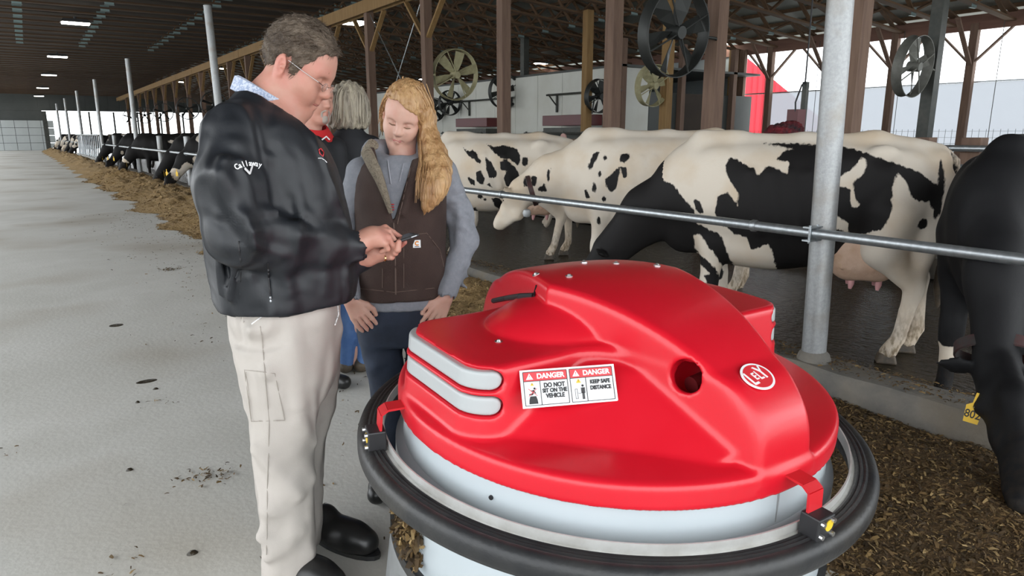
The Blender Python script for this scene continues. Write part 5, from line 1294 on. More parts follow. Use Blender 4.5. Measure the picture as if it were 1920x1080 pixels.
def glue_text_arc(S, fr, cx, cy, rad, chars, a0, a1, size, m, parent, name, bold=.001):
    """letters along an arc in the photo, glued to the surface of sdf S"""
    o = fr.cam(); gm = np.mean([sdf_hit(S, o, fr.rayl(cx + dx, cy - rad + 4))[1] for dx in (-rad * .4, 0, rad * .4)], 0)
    for i, ch in enumerate(chars):
        a = math.radians(a0 + (a1 - a0) * i / max(1, len(chars) - 1)); px, py = cx + rad * math.cos(a), cy - rad * math.sin(a)
        p, g = sdf_hit(S, o, fr.rayl(px, py))
        if p is None: continue
        g = gm / np.linalg.norm(gm); Rn = frame_from_normal(-fr.rayl(px, py) * .6 + g * .4) @ rotz(a - PI / 2)
        text_obj(name, ch, size, m, parent, p + g * .007, Rn, bold=bold, sx=.8)

# ---------------------------------------------------------------- the bowed man
mf = Frame(.64, 2.25)
man = empty('person', mf.B, mf.ang); tag(man, 'man in black jacket and khaki trousers with glasses, bowed over a phone', 'person')
def build_man():
    f = mf
    # --- head, neck and inner body
    pit = math.radians(-33); yaw = math.radians(-20)
    Rh = rotz(yaw) @ roty(-pit)
    O = f(549, 132, 0.); s = 1.07
    lo = f(470, 330, 0) + np.array([0, -.20, 0]); hi = f(655, 20, 0) + np.array([0, .20, 0])
    H = Sdf(np.minimum(lo, hi), np.maximum(lo, hi), .0042)
    T = head_sdf(H, O, Rh, s, 'm', 1.0)
    H.chain([f(527, 150, 0), f(506, 188, 0), f(482, 250, 0)], [.056, .064, .088], .03)
    H.chain([T(.035, 0, -.085), f(522, 232, 0)], [.036, .062], .04)
    H.cap(f(500, 240, -.02), f(500, 240, .02), .09, .09, .05)
    headme = H.mesh('h', 1, keep=lambda V: V[:, 2] > f(500, 300)[2])
    B = Sdf(f(350, 1090, 0) + np.array([0, -.35, 0]), f(700, 200, 0) + np.array([.05, .35, .02]), .02)
    B.cap(f(525, 560, 0), f(490, 280, 0), .13, .13, .05); B.cap(f(470, 270, -.12), f(470, 270, .12), .07, .07, .05)
    B.chain([f(520, 600, -.09), f(530, 820, -.09), f(540, 1040, -.09)], [.075, .055, .04], .03); B.chain([f(545, 600, .09), f(575, 800, .1), f(585, 985, .1)], [.075, .055, .04], .03)
    # hands ------------------------------------------------------
    g = lambda px, py, w: f(px, py, w)
    HD = Sdf(g(640, 520, 0) + np.array([0, -.24, 0]), g(790, 395, 0) + np.array([0, .06, 0]), .0026)
    # right hand (near): back of the hand up, index reaching to the screen
    wr = -.135
    HD.chain([g(655, 462, wr), g(678, 455, wr), g(700, 444, wr + .005)], [.030, .031, .033], .015, flat=((0, 1, 0), 1.15))
    HD.ell(g(702, 444, wr + .01), (.045, .040, .026), roty(.25), .02)
    kn = [(722, 427, wr + .035), (728, 435, wr + .015), (728, 446, wr - .006), (722, 457, wr - .022)]
    for q in kn: HD.cap(g(690, 446, wr + .01), g(*q), .020, .0115, .014)
    HD.chain([g(*kn[0]), g(737, 436, wr + .05), g(752, 445, wr + .065)], [.0112, .0098, .0078], .003)      # index
    HD.chain([g(*kn[1]), g(738, 450, wr + .02), g(733, 462, wr + .035)], [.0112, .0098, .0085], .003)      # middle curled
    HD.chain([g(*kn[2]), g(735, 459, wr - .002), g(725, 467, wr + .016)], [.0108, .0095, .0082], .003)
    HD.chain([g(*kn[3]), g(727, 467, wr - .018), g(715, 472, wr + .0)], [.0098, .0086, .0075], .003)
    HD.chain([g(690, 462, wr + .03), g(708, 470, wr + .045), g(722, 466, wr + .055)], [.016, .0125, .0095], .004)   # thumb
    # left hand (far, below): cradles the phone
    wl = -.075
    HD.chain([g(664, 486, wl), g(688, 482, wl), g(708, 476, wl)], [.030, .030, .028], .015)
    HD.ell(g(708, 474, wl), (.042, .036, .020), roty(.15), .02)
    for i, (bx, by, mx, my, tx, ty, w0) in enumerate(((718, 478, 728, 482, 730, 464, -.030), (722, 480, 734, 482, 739, 462, -.045), (726, 478, 741, 474, 744, 458, -.060), (728, 472, 746, 468, 748, 454, -.072))):
        HD.chain([g(bx - 8, by - 4, wl + .01), g(bx, by, wl + w0 * .4), g(mx, my, wl + w0), g(tx, ty, wl + w0)], [.013, .0115, .0105, .0088], .003)
    HD.chain([g(716, 470, wl + .03), g(742, 466, wl + .02), g(758, 454, wl + .0)], [.0145, .0125, .0098], .004)   # thumb behind the phone
    HD.cap(g(620, 470, wr), g(660, 462, wr), .032, .030, .01); HD.cap(g(640, 484, wl), g(668, 486, wl), .032, .030, .01)
    hme = HD.mesh('hands', 1)
    me = merge_meshes('body', [headme, B.mesh('b', 1), hme]); body = link('body', me, M['skin_m'], man)
    # lips tint, brows
    for sg in (1, -1): MB().tube([T(.101, sg * .012, .047), T(.098, sg * .03, .052), T(.084, sg * .048, .046)], [.004, .005, .002], 8).build('eyebrow', M['brow'], man, smooth=True)
    MB().tube([T(.0935, -.026, -.0485), T(.1075, -.010, -.0470), T(.1085, 0, -.0475), T(.1075, .010, -.0470), T(.0935, .026, -.0485)], [.0012, .0024, .0026, .0024, .0012], 8).build('lip', M['lip_m'], man, smooth=True)
    # --- hair
    HR = Sdf(np.minimum(lo, hi) - .02, np.maximum(lo, hi) + .02, .0036)
    hair_sdf(HR, O, Rh, s, [(-.14, -.085), (-.075, -.080), (-.055, -.070), (-.036, -.040), (-.028, .020), (-.01, .036), (.008, .036), (.018, -.020), (.032, -.018), (.044, .036), (.058, .052), (.068, .086), (.092, .103), (.13, .112)], .0085, .006, .0014)
    hair = link('hair', HR.mesh('hair', 1), M['hair_m'], man); tag(hair, 'short greying brown hair')
    # short strands for texture on the hair surface
    V = vcos(hair.data); N_ = np.empty(len(V) * 3, np.float32); hair.data.vertices.foreach_get('normal', N_); N_ = N_.reshape(-1, 3)
    r = np.random.RandomState(4); idx = r.choice(len(V), 5200); back = Rh @ np.array([-.35, 0, -.9]); sv = []; sf = []
    for q in idx:
        p, n = V[q].astype(float), N_[q].astype(float); hz = (Rh.T @ (p - O)) / s
        flow = Rh @ (np.array([.55, 0, .2]) if hz[2] > .11 and hz[0] > -.02 else np.array([-.45, 0, -.8])); d = flow - n * (flow @ n); d = d / (np.linalg.norm(d) + 1e-6) + n * .28 + r.randn(3) * .18
        L = .010 + .012 * r.rand(); sd = np.cross(d, n); sd /= np.linalg.norm(sd) + 1e-9; b = len(sv)
        p0 = p - n * .002; sv += [p0 - sd * .0008, p0 + sd * .0008, p0 + d * L * .6 + sd * .0006 + n * .001, p0 + d * L * .6 - sd * .0006 + n * .001, p0 + d * L]; sf += [(b, b + 1, b + 2, b + 3), (b + 3, b + 2, b + 4)]
    MB().add(sv, sf).build('hair_strands', M['hair_m'], hair)['kind'] = 'stuff'
    # --- glasses
    gl = empty('glasses', (0, 0, 0), 0, man); 
    lc = {sg: T(.112, sg * .032, .012) for sg in (1, -1)}
    for sg in (1, -1):
        ring = [lc[sg] + s * (Rh @ np.array([-.003 * abs(math.cos(a)), .019 * math.cos(a), .0125 * math.sin(a)])) for a in np.linspace(0, 2 * PI, 25)]
        MB().tube(ring, .0009, 6).build('rim', M['glassmetal'], gl); 
        MB().add([lc[sg] + s * (Rh @ np.array([0, .0185 * math.cos(a), .012 * math.sin(a)])) for a in np.linspace(0, 2 * PI, 24, endpoint=False)] + [lc[sg] + s * (Rh @ np.array([.0015, .0185 * math.cos(a), .012 * math.sin(a)])) for a in np.linspace(0, 2 * PI, 24, endpoint=False)], [tuple(range(24)), tuple(range(47, 23, -1))] + [(i, 24 + i, 24 + (i + 1) % 24, (i + 1) % 24) for i in range(24)]).build('lens', M['lens'], gl)
        MB().tube([T(.108, sg * .052, .016), T(.098, sg * .066, .019), T(.05, sg * .078, .022), T(.004, sg * .084, .026)], .0013, 6).build('temple', M['glassmetal'], gl)
    MB().tube([T(.112, .013, .014), T(.115, 0, .017), T(.112, -.013, .014)], .0012, 6).build('bridge', M['glassmetal'], gl)
    # --- jacket
    J = Sdf(f(345, 600, 0) + np.array([0, -.42, 0]), f(720, 140, 0) + np.array([0, .42, .02]), .0085)
    rows = [(590, 424, 650), (572, 412, 655), (545, 396, 668), (500, 388, 670), (450, 382, 662), (400, 378, 654), (350, 376, 643), (300, 380, 626), (262, 392, 604), (232, 412, 580), (208, 436, 556), (190, 456, 540)]
    ry = [.225, .235, .245, .25, .25, .25, .25, .245, .235, .205, .15, .11]
    ts = []; cs = []; rs = []
    for (y, a, b), r_ in zip(rows, ry):
        A, Bp = f(a, y, 0), f(b, y, 0); ts.append((A[2] + Bp[2]) / 2); cs.append(((A[0] + Bp[0]) / 2, 0.)); rs.append(((Bp[0] - A[0]) / 2, r_))
    J.loft(2, ts, cs, rs, .02, pw=2.3, endk=.01)
    # shoulders and sleeves
    J.cap(f(440, 248, -.17), f(470, 215, -.06), .085, .07, .06); J.cap(f(470, 248, .17), f(480, 215, .06), .085, .07, .06)
    J.chain([f(436, 262, -.205), f(430, 350, -.265), f(447, 440, -.275)], [.088, .092, .088], .035)
    J.chain([f(447, 440, -.275), f(520, 455, -.235), f(600, 460, -.175), f(664, 462, -.137)], [.090, .082, .066, .047], .03)
    J.chain([f(480, 262, .205), f(540, 360, .26), f(590, 440, .20), f(676, 484, -.055)], [.085, .085, .075, .045], .03)
    J.cap(f(655, 462, -.143), f(668, 462, -.134), .049, .051, .008)
    # folds on sleeve and body
    for (a, b, r0) in (((455, 405, -.37), (520, 395, -.30), .014), ((470, 430, -.36), (560, 420, -.27), .016), ((462, 462, -.37), (540, 478, -.30), .014), ((425, 300, -.355), (470, 340, -.32), .012), ((420, 330, -.36), (475, 395, -.345), .013), ((548, 440, -.29), (620, 447, -.21), .012), ((560, 486, -.26), (630, 486, -.19), .010), ((440, 270, -.30), (500, 300, -.24), .012), ((500, 300, -.24), (520, 390, -.24), .012), ((470, 520, -.24), (480, 560, -.235), .010), ((440, 500, -.25), (430, 560, -.22), .010), ((540, 250, -.18), (560, 400, -.235), .012), ((600, 300, -.14), (640, 420, -.14), .010)):
        J.cap(f(*a), f(*b), r0, r0 * .5, .03)
    for (a, b, r0) in (((452, 300, -.35), (470, 380, -.36), .010), ((405, 300, -.30), (415, 400, -.36), .012), ((395, 330, -.27), (400, 430, -.30), .012), ((520, 470, -.305), (590, 478, -.235), .011), ((500, 440, -.335), (570, 456, -.265), .010), ((430, 455, -.345), (480, 485, -.335), .012), ((600, 440, -.23), (640, 468, -.185), .009), ((580, 330, -.17), (610, 420, -.19), .012), ((620, 480, -.15), (650, 530, -.13), .010), ((410, 470, -.22), (415, 550, -.20), .012), ((530, 500, -.245), (545, 550, -.24), .010), ((590, 505, -.20), (600, 550, -.20), .010)):
        J.cap(f(*a), f(*b), r0, r0 * .5, .022)
    J.add(wrinkle(.0066, 15, (1, 1, .55), 1)); J.add(wrinkle(.0036, 34, (1, 1, .5), 2)); J.add(wrinkle(.0016, 70, (1, 1, .6), 9))
    # neck opening + hem cut + cuff opening
    c0 = f(500, 176, 0)
    J.chain([f(478, 150, 0), f(505, 205, 0)], [.074, .066], .008, 'sub'); J.cap(f(505, 205, 0), f(545, 228, 0), .062, .034, .008, 'sub')
    la, lb = f(448, 172, 0), f(556, 236, 0); nl = np.array([-(lb[2] - la[2]), 0, lb[0] - la[0]]); nl /= np.linalg.norm(nl)
    J.func(lambda x, y, z: (x - la[0]) * nl[0] + (z - la[2]) * nl[2] - .5 * np.maximum(np.abs(y) - .09, 0) + 0 * y, J.lo, J.lo + (J.n - 1) * J.h, .006, 'inter')
    zt = f(420, 572, 0)[2]; zb = f(650, 548, 0)[2]; xa, xb = f(420, 572)[0], f(650, 548)[0]
    J.func(lambda x, y, z: (zt + (zb - zt) * (x - xa) / (xb - xa) - .004 * np.cos(x * 30)) - z + 0 * y, J.lo, J.lo + (J.n - 1) * J.h, .004, 'inter')
    J.cap(f(674, 462, -.132), f(690, 461, -.125), .040, .040, .003, 'sub')
    jme = J.mesh('jacket', 1); jk = link('jacket', jme, M['jacket'], man); tag(jk, 'black nylon windbreaker with white sleeve lettering')
    o = f.cam()
    glue_text_arc(J, f, 467, 362, 54, 'Callaway', 119, 71, .0205, M['white'], jk, 'sleeve_lettering', .0004)
    P = [sdf_hit(J, o, f.rayl(*q)) for q in ((458, 316), (466, 326), (472, 309))]
    if all(p[0] is not None for p in P):
        b = MB(); b.bar(P[0][0] + P[0][1] * .004, P[1][0] + P[1][1] * .004, .007, .002, tuple(P[1][1])); b.bar(P[1][0] + P[1][1] * .004, P[2][0] + P[2][1] * .004, .005, .002, tuple(P[1][1])); b.build('sleeve_chevron', M['white'], jk)
    def stroke(pts, r0, m, nm, parent, S=J, off=.002):
        dense = []
        for i_ in range(len(pts) - 1):
            for t_ in np.linspace(0, 1, 9)[:-1]: dense.append((pts[i_][0] + (pts[i_ + 1][0] - pts[i_][0]) * t_, pts[i_][1] + (pts[i_ + 1][1] - pts[i_][1]) * t_))
        dense.append(pts[-1]); q = [sdf_hit(S, o, f.rayl(*p)) for p in dense]; q = [a + g_ * off for a, g_ in q if a is not None]
        if len(q) > 1: return MB().tube(q, r0, 6).build(nm, m, parent)
    stroke([(597, 281), (601, 279), (606, 286), (605, 294), (599, 289), (597, 281)], .0015, M['signred'], 'chest_logo', jk); stroke([(596, 297), (602, 297), (608, 301), (612, 305)], .0012, M['white'], 'chest_logo', jk)
    stroke([(447, 452), (452, 500), (450, 552)], .0016, M['black'], 'side_seam', jk, off=0.); stroke([(502, 492), (504, 520), (507, 556)], .0022, M['black'], 'pocket_zip', jk); stroke([(507, 556), (508, 566)], .003, M['galv'], 'zip_pull', jk)
    # --- shirt collar
    cpts = []
    for a in np.linspace(0, 2 * PI, 40, endpoint=False):
        cx = f(497, 190, 0); cpts.append(cx + np.array([.0, 0, 0]) + np.array([.088 * math.cos(a), .078 * math.sin(a), -.052 * math.cos(a)]) + np.array([0, 0, .004]))
    V = []; n = 40
    for p_ in cpts:
        c = p_; out = (c - f(497, 190, 0)); out[2] = 0; out /= np.linalg.norm(out)
        V += [c - out * .006 + np.array([.01, 0, .020]), c + out * .004 + np.array([.010, 0, .018]), c + out * .010 - np.array([0, 0, .02]), c - out * .002 - np.array([0, 0, .025])]
    Fc = [(i * 4 + j, ((i + 1) % n) * 4 + j, ((i + 1) % n) * 4 + (j + 1) % 4, i * 4 + (j + 1) % 4) for i in range(n) for j in range(4)]
    tag(MB().add(V, Fc).build('shirt_collar', M['plaid'], man, smooth=True), 'pale blue checked shirt collar')
    # --- trousers
    TR = Sdf(f(395, 1100, 0) + np.array([-.03, -.32, -.02]), f(680, 530, 0) + np.array([0, .34, .02]), .0085)
    def leg(rows, w, rw, k):
        ts = []; cs = []; rs = []
        for (y, a, b), ww, r_ in zip(rows, w, rw):
            A, Bp = f(a, y, ww), f(b, y, ww); ts.append((A[2] + Bp[2]) / 2); cs.append(((A[0] + Bp[0]) / 2, ww)); rs.append(((Bp[0] - A[0]) / 2, r_))
        o_ = np.argsort(ts); TR.loft(2, np.array(ts)[o_], np.array(cs)[o_], np.array(rs)[o_], k, pw=2.4, endk=.008)
    leg([(545, 424, 638), (575, 424, 638), (620, 430, 638), (680, 446, 636), (730, 455, 620)], [0, 0, 0, 0, 0], [.20, .205, .205, .20, .17], .02)
    leg([(640, 436, 600), (700, 452, 602), (760, 462, 600), (830, 468, 590), (900, 478, 590), (970, 488, 592), (1030, 488, 594), (1062, 492, 588), (1082, 494, 580)], [-.10] * 9, [.115, .115, .112, .105, .10, .098, .096, .092, .09], .03)
    leg([(640, 520, 640), (700, 520, 638), (760, 515, 630), (830, 515, 612), (900, 520, 606), (960, 528, 606), (1012, 532, 604)], [.10] * 7, [.112, .112, .108, .10, .096, .092, .09], .03)
    for (a, b, r0) in (((500, 700, -.225), (590, 640, -.16), .012), ((560, 790, -.21), (590, 830, -.16), .012), ((480, 850, -.205), (560, 930, -.21), .012), ((500, 960, -.20), (585, 900, -.16), .012), ((490, 1010, -.20), (580, 1040, -.17), .013), ((500, 1050, -.20), (560, 1000, -.2), .010), ((590, 720, -.12), (630, 620, -.08), .012), ((470, 620, -.2), (600, 600, -.17), .010), ((540, 560, -.2), (560, 760, -.22), .008)):
        TR.cap(f(*a) + np.array([0, .012, 0]), f(*b) + np.array([0, .012, 0]), r0 * .8, r0 * .4, .055)
    TR.add(wrinkle(.0062, 15, (1, 1, .8), 3)); TR.add(wrinkle(.0026, 36, (1, 1, .8), 4))
    tr = link('trousers', TR.mesh('trousers', 1), M['khaki'], man); tag(tr, 'loose light khaki carpenter trousers')
    def tst(pts, r0, nm, m=M['seam']): return stroke(pts, r0, m, nm, tr, TR, .0015)
    tst([(482, 568), (492, 640), (497, 700), (505, 790), (502, 900), (500, 1040)], .0014, 'seam'); tst([(500, 565), (496, 590), (472, 608)], .002, 'pocket_edge', M['whitetrim']); tst([(631, 556), (634, 590), (627, 610)], .002, 'pocket_edge', M['whitetrim'])
    tst([(459, 693), (515, 700), (534, 788), (472, 790), (459, 693)], .0014, 'cargo_pocket'); tst([(462, 697), (472, 786)], .001, 'cargo_pocket')
    for x in (450, 455): tst([(x, 575), (x + 4, 605)], .004, 'belt_loop', M['khaki'])
    # --- boots
    for (hx, hy, tx, ty, w) in ((545, 1080, 592, 1088, -.08), (612, 1004, 660, 1012, .12)):
        h0, t0 = f(hx, hy, w), f(tx, ty, w); h0[2] = .05; d = np.array([.66, -.75, 0])
        t0 = h0 + d * .22; BT = Sdf(np.minimum(h0, t0) - [.12, .12, .06], np.maximum(h0, t0) + [.12, .12, .16], .006)
        BT.chain([h0, h0 + d * .07, h0 + d * .14, h0 + d * .20], [.048, .050, .050, .046], .05); BT.cap(h0 + [0, 0, .0], h0 + np.array([0, 0, .045]), .046, .046, .03)
        BT.func(lambda x, y, z: .006 - z + 0 * x + 0 * y, BT.lo, BT.lo + (BT.n - 1) * BT.h, .004, 'inter')
        bo = link('boot', BT.mesh('boot', 1), M['boot'], man)
        so = MB(); n = 20; hp = [(h0 + d * (.10 + .16 * math.cos(a)) + np.cross(d, [0, 0, 1]) * .054 * math.sin(a)) for a in np.linspace(0, 2 * PI, n, endpoint=False)]
        so.add([(p[0], p[1], .001) for p in hp] + [(p[0], p[1], .018) for p in hp], [tuple(range(n - 1, -1, -1)), tuple(range(n, 2 * n))] + [(i, (i + 1) % n, n + (i + 1) % n, n + i) for i in range(n)]).build('sole', M['rubber'], bo)
    # ring
    rp = g(722, 484, wl - .03); MB().lathe([(.0105, -.002), (.0118, -.002), (.0118, .002), (.0105, .002)], tuple(rp), 20, 'x', closed=True).build('wedding_ring', M['gold'], man, smooth=True)
    # phone (held)
    a, b = g(736, 456, wl - .028), g(783, 440, wl - .005); u = (b - a); L = np.linalg.norm(u); u /= L
    side = np.array([0, 1., 0]) - u * u[1]; side /= np.linalg.norm(side); nn = np.cross(u, side); nn = nn if nn[2] > 0 else -nn
    wv = f.R; ph = empty('phone', f.B + f.R @ (a + u * .02 + nn * .004)); tag(ph, 'slim black smartphone held in the bowed man hands', 'phone')
    Rw = f.R @ np.stack([u, side, nn], 1); ph.matrix_world = Matrix([[*Rw[0], ph.location[0]], [*Rw[1], ph.location[1]], [*Rw[2], ph.location[2]], [0, 0, 0, 1]])
    MB().box((0, 0, 0), (.128, .064, .009)).build('case', M['blackplastic'], ph, bevel=.003); MB().box((0, 0, .0052), (.11, .056, .001)).build('screen', M['eye'], ph); MB().box((.045, -.0325, .001), (.02, .0012, .003)).build('side_button', M['galv'], ph)
build_man()

# ---------------------------------------------------------------- hand helper
def simple_hand(S, wrist, d, back, thumb, L=.175, curl=.35):
    """d: direction of the fingers, back: normal of the back of the hand, thumb: side of the thumb"""
    w = np.array(wrist, float); d = np.array(d, float); d /= np.linalg.norm(d); b = np.array(back, float); b -= d * (b @ d); b /= np.linalg.norm(b); t = np.cross(d, b); t = t if t @ np.array(thumb) > 0 else -t
    S.cap(w - d * .05, w + d * .01, .026, .024, .01)
    for k_ in (-.6, -.2, .2, .6): S.cap(w + d * .005 + t * k_ * .02, w + d * L * .48 + t * k_ * .052, .018, .0115, .012, flat=(b, .85))
    for k_, l_ in ((.6, .90), (.2, 1.0), (-.2, .95), (-.6, .80)):
        k0 = w + d * L * .48 + t * k_ * .052; e1 = k0 + (d - b * curl * .6) * L * .24 * l_ + t * k_ * .006; e2 = e1 + (d - b * curl * 1.6) * L * .18 * l_; e3 = e2 + (d - b * curl * 2.4) * L * .10 * l_
        S.chain([k0, e1, e2, e3], [.0105, .0094, .0084, .0072], .003)
    S.chain([w + d * .02 + t * .012, w + d * .055 + t * .045 - b * .008, w + d * .085 + t * .055 - b * .015, w + d * .11 + t * .052 - b * .018], [.016, .013, .011, .0085], .005)
# ---------------------------------------------------------------- the blonde woman
wf = Frame(1.12, 2.62)
wom = empty('person', wf.B, wf.ang); tag(wom, 'blonde woman in brown vest over grey hoodie and dark jeans, looking down', 'person')
def ortho(fwd, up):
    f_ = np.array(fwd, float); f_ /= np.linalg.norm(f_); u = np.array(up, float); u -= f_ * (u @ f_); u /= np.linalg.norm(u); return np.stack([f_, np.cross(u, f_), u], 1)
def torso_loft(S, f, rows, rd, k=.02, w0=0., pw=2.3, endk=.01):
    ts = []; cs = []; rs = []
    for (y, a, b), r in zip(rows, rd):
        A, Bp = f(a, y, w0), f(b, y, w0); ts.append((A[2] + Bp[2]) / 2); cs.append(((A[0] + Bp[0]) / 2, w0)); rs.append(((Bp[0] - A[0]) / 2, r))
    o = np.argsort(ts); S.loft(2, np.array(ts)[o], np.array(cs)[o], np.array(rs)[o], k, pw=pw, endk=endk)
def strands(paths, n, r0, spread, seed, m, name, parent, taper=.35):
    """many thin locks following averaged guide paths (list of (k,3) arrays)"""
    r = np.random.RandomState(seed); mb = MB(); P = [np.array(p) for p in paths]
    for i in range(n):
        w = r.dirichlet(np.ones(len(P)) * .5); c = sum(w[j] * P[j] for j in range(len(P)))
        off = r.randn(3) * spread; k = len(c); tt = np.linspace(0, 1, k)
        q = c + off[None] * (.5 + .6 * tt[:, None]) + np.cumsum(r.randn(k, 3) * .0012, 0)
        e = int(k * (.75 + .25 * r.rand())); mb.tube(q[:max(4, e)], np.interp(np.linspace(0, 1, max(4, e)), [0, .15, .8, 1], [r0 * .6, r0, r0 * .8, r0 * taper]), 5)
    return mb.build(name, m, parent, smooth=True)
def curve_pts(pts, n=14):
    P = np.array(pts, float); t = np.linspace(0, 1, len(P)); tt = np.linspace(0, 1, n); return np.stack([_smooth_interp(tt, t, P[:, j]) for j in range(3)], 1)
def build_woman():
    f = wf
    Rh = ortho((-.24, -.86, -.44), (.24, -.1, 1.)); O = f(757, 222, .03); s = .99
    H = Sdf(O - [.16, .19, .26], O + [.17, .16, .20], .004)
    T = head_sdf(H, O, Rh, s, 'f', 0)
    H.chain([T(-.02, 0, -.04), f(756, 300, .03), f(752, 330, .03)], [.046, .050, .085], .03)
    hm = H.mesh('h', 1)
    B = Sdf(f(620, 950, 0) + np.array([0, -.25, 0]), f(900, 285, 0) + np.array([0, .25, 0]), .02)
    B.cap(f(752, 520, .02), f(752, 330, .03), .11, .09, .04); B.chain([f(712, 600, .02), f(722, 760, .02), f(728, 905, .02)], [.07, .05, .035], .03); B.chain([f(790, 600, .02), f(788, 760, .03), f(782, 900, .03)], [.07, .05, .035], .03)
    HD = Sdf(f(640, 620, 0) + np.array([0, -.24, 0]), f(860, 520, 0) + np.array([0, .03, 0]), .0036)
    wl, wr = f(655, 560, -.12), f(838, 555, -.10)
    simple_hand(HD, wl, f(684, 606, -.12) - wl, (-.35, -.9, .2), (1, .3, .5), .165, .25)
    simple_hand(HD, wr, f(818, 592, -.12) - wr, (.35, -.9, .2), (-1, .3, .5), .160, .30)
    link('body', merge_meshes('body', [hm, B.mesh('b', 1), HD.mesh('hd', 1)]), M['skin_f'], wom)
    for sg in (1, -1):
        MB().tube([T(.0975, sg * .018, .0135), T(.0965, sg * .030, .0105), T(.0925, sg * .043, .0135)], [.0012, .0022, .0012], 6).build('eyelashes', M['brow'], wom)
        MB().tube([T(.102, sg * .014, .043), T(.097, sg * .03, .049), T(.083, sg * .047, .045)], [.0018, .0024, .001], 6).build('eyebrow', M['goldbrow'], wom)
    MB().tube([T(.1065, -.018, -.0455), T(.1105, 0, -.0435), T(.1065, .018, -.0455)], [.0015, .0035, .0015], 8).build('lip', M['lip'], wom, smooth=True); MB().tube([T(.102, -.016, -.0515), T(.1075, 0, -.0535), T(.102, .016, -.0515)], [.0015, .004, .0015], 8).build('lip', M['lip'], wom, smooth=True)
    MB().lathe([(0, .003), (.003, 0), (0, -.003)], tuple(T(-.005, .084, -.035)), 10).build('earring', M['steelbolt'], wom)
    # hair: cap + long locks over her left shoulder
    HR = Sdf(O - [.17, .18, .22], O + [.19, .17, .21], .0042)
    def yz(hx, hy, hz):    # parted on her right side: sweep line across the forehead
        return np.where(hx > .02, (.098 - .55 * np.clip(hy, -.02, .08) - .25 * np.clip(-hy - .02, 0, .1) - hz), -.05)
    hair_sdf(HR, O, Rh, s, [(-.14, -.12), (-.03, -.10), (-.005, -.02), (.012, .03), (.03, .055), (.05, .062), (.13, .07)], .012, .004, .0012, yz)
    hair = link('hair', HR.mesh('hair', 1), M['hair_b'], wom); tag(hair, 'long straight strawberry blonde hair')
    g = lambda *a: f(*a)
    front = [curve_pts([T(.055, .0, .135), T(.062, .055, .085), T(.035, .088, .01), g(806, 300, -.11), g(800, 360, -.185), g(796, 402, -.185)]), curve_pts([T(.02, .03, .15), T(.02, .085, .08), T(.0, .10, .0), g(824, 300, -.10), g(822, 350, -.18), g(806, 395, -.185)]),
             curve_pts([T(-.03, .05, .145), T(-.03, .10, .05), T(-.03, .105, -.03), g(832, 305, -.06), g(832, 340, -.15), g(822, 378, -.175)]), curve_pts([T(.07, .03, .11), T(.068, .062, .05), T(.03, .085, -.03), g(790, 305, -.13), g(784, 345, -.19), g(786, 392, -.19)])]
    S2 = Sdf(g(770, 420, 0) + np.array([0, -.22, 0]), g(850, 190, 0) + np.array([.03, .12, .03]), .006)
    for p_, r0 in zip(front[:3], (.022, .028, .026)): S2.chain([q for q in p_[3:]], list(np.interp(np.linspace(0, 1, len(p_) - 3), [0, .5, .85, 1], [r0 * .8, r0 * 1.15, r0 * .8, .004])), .02)
    S2.add(lambda x, y, z: .002 * np.sin(x * 420 + 6 * np.sin(z * 18)) + 0 * y)
    link('hair_mass', S2.mesh('hair_mass', 0), M['hair_b'], hair)
    strands(front, 380, .0030, .011, 3, M['hair_b'], 'hair_locks', hair)['kind'] = 'stuff'
    back = [curve_pts([T(-.06, -.02, .13), T(-.11, -.03, .02), T(-.09, -.04, -.09), g(745, 300, .09), g(745, 330, .11)]), curve_pts([T(-.06, .04, .13), T(-.11, .05, .02), T(-.09, .06, -.09), g(800, 300, .07), g(815, 340, .08)])]
    strands(back, 60, .006, .014, 5, M['hair_b'], 'hair_locks', hair)['kind'] = 'stuff'
    side = [curve_pts([T(.03, -.045, .125), T(.022, -.078, .07), T(.0, -.085, .01), T(-.02, -.082, -.06), T(-.03, -.08, -.10)]), curve_pts([T(.0, -.05, .13), T(-.02, -.085, .06), T(-.04, -.088, -.02), T(-.05, -.085, -.09), T(-.05, -.08, -.12)])]
    strands(side, 50, .0035, .005, 6, M['hair_b'], 'hair_locks', hair)['kind'] = 'stuff'
    # hoodie
    HO = Sdf(f(615, 590, 0) + np.array([0, -.26, 0]), f(915, 262, 0) + np.array([0, .24, 0]), .0085)
    torso_loft(HO, f, [(572, 672, 826), (560, 668, 830), (520, 672, 826), (440, 676, 826), (380, 674, 826), (330, 672, 832), (305, 690, 815), (290, 712, 795)], [.135, .14, .13, .125, .13, .13, .11, .08])
    HO.chain([f(678, 322, .0), f(652, 420, .03), f(650, 470, .0), f(655, 552, -.11)], [.060, .056, .052, .036], .03); HO.chain([f(828, 322, .0), f(860, 400, .03), f(872, 450, .01), f(838, 548, -.09)], [.062, .058, .055, .038], .03)
    HO.cap(f(655, 545, -.105), f(656, 556, -.118), .042, .041, .01); HO.cap(f(841, 540, -.085), f(838, 551, -.098), .043, .042, .01)
    ring = [f(750, 292, .03) + np.array([.104 * math.cos(a), .092 * math.sin(a), .040 * math.sin(a) + .010 * math.cos(2 * a)]) for a in np.linspace(0, 2 * PI, 19)]
    HO.chain(ring, [.034 if q[1] < .02 else .045 for q in ring], .02)
    for i, y in enumerate(range(400, 540, 22)):
        for (cx, w) in ((648, -.05), (868, -.05)): HO.cap(f(cx - 8, y, w + .012), f(cx + 8, y + 8, w + .012), .010, .006, .03)
    HO.add(wrinkle(.0035, 24, (1, 1, 1.5), 5)); HO.add(wrinkle(.0012, 60, (1, 1, 1.4), 6))
    HO.chain([f(752, 250, .02), f(750, 300, .0), f(744, 316, -.06)], [.072, .058, .03], .01, 'sub')
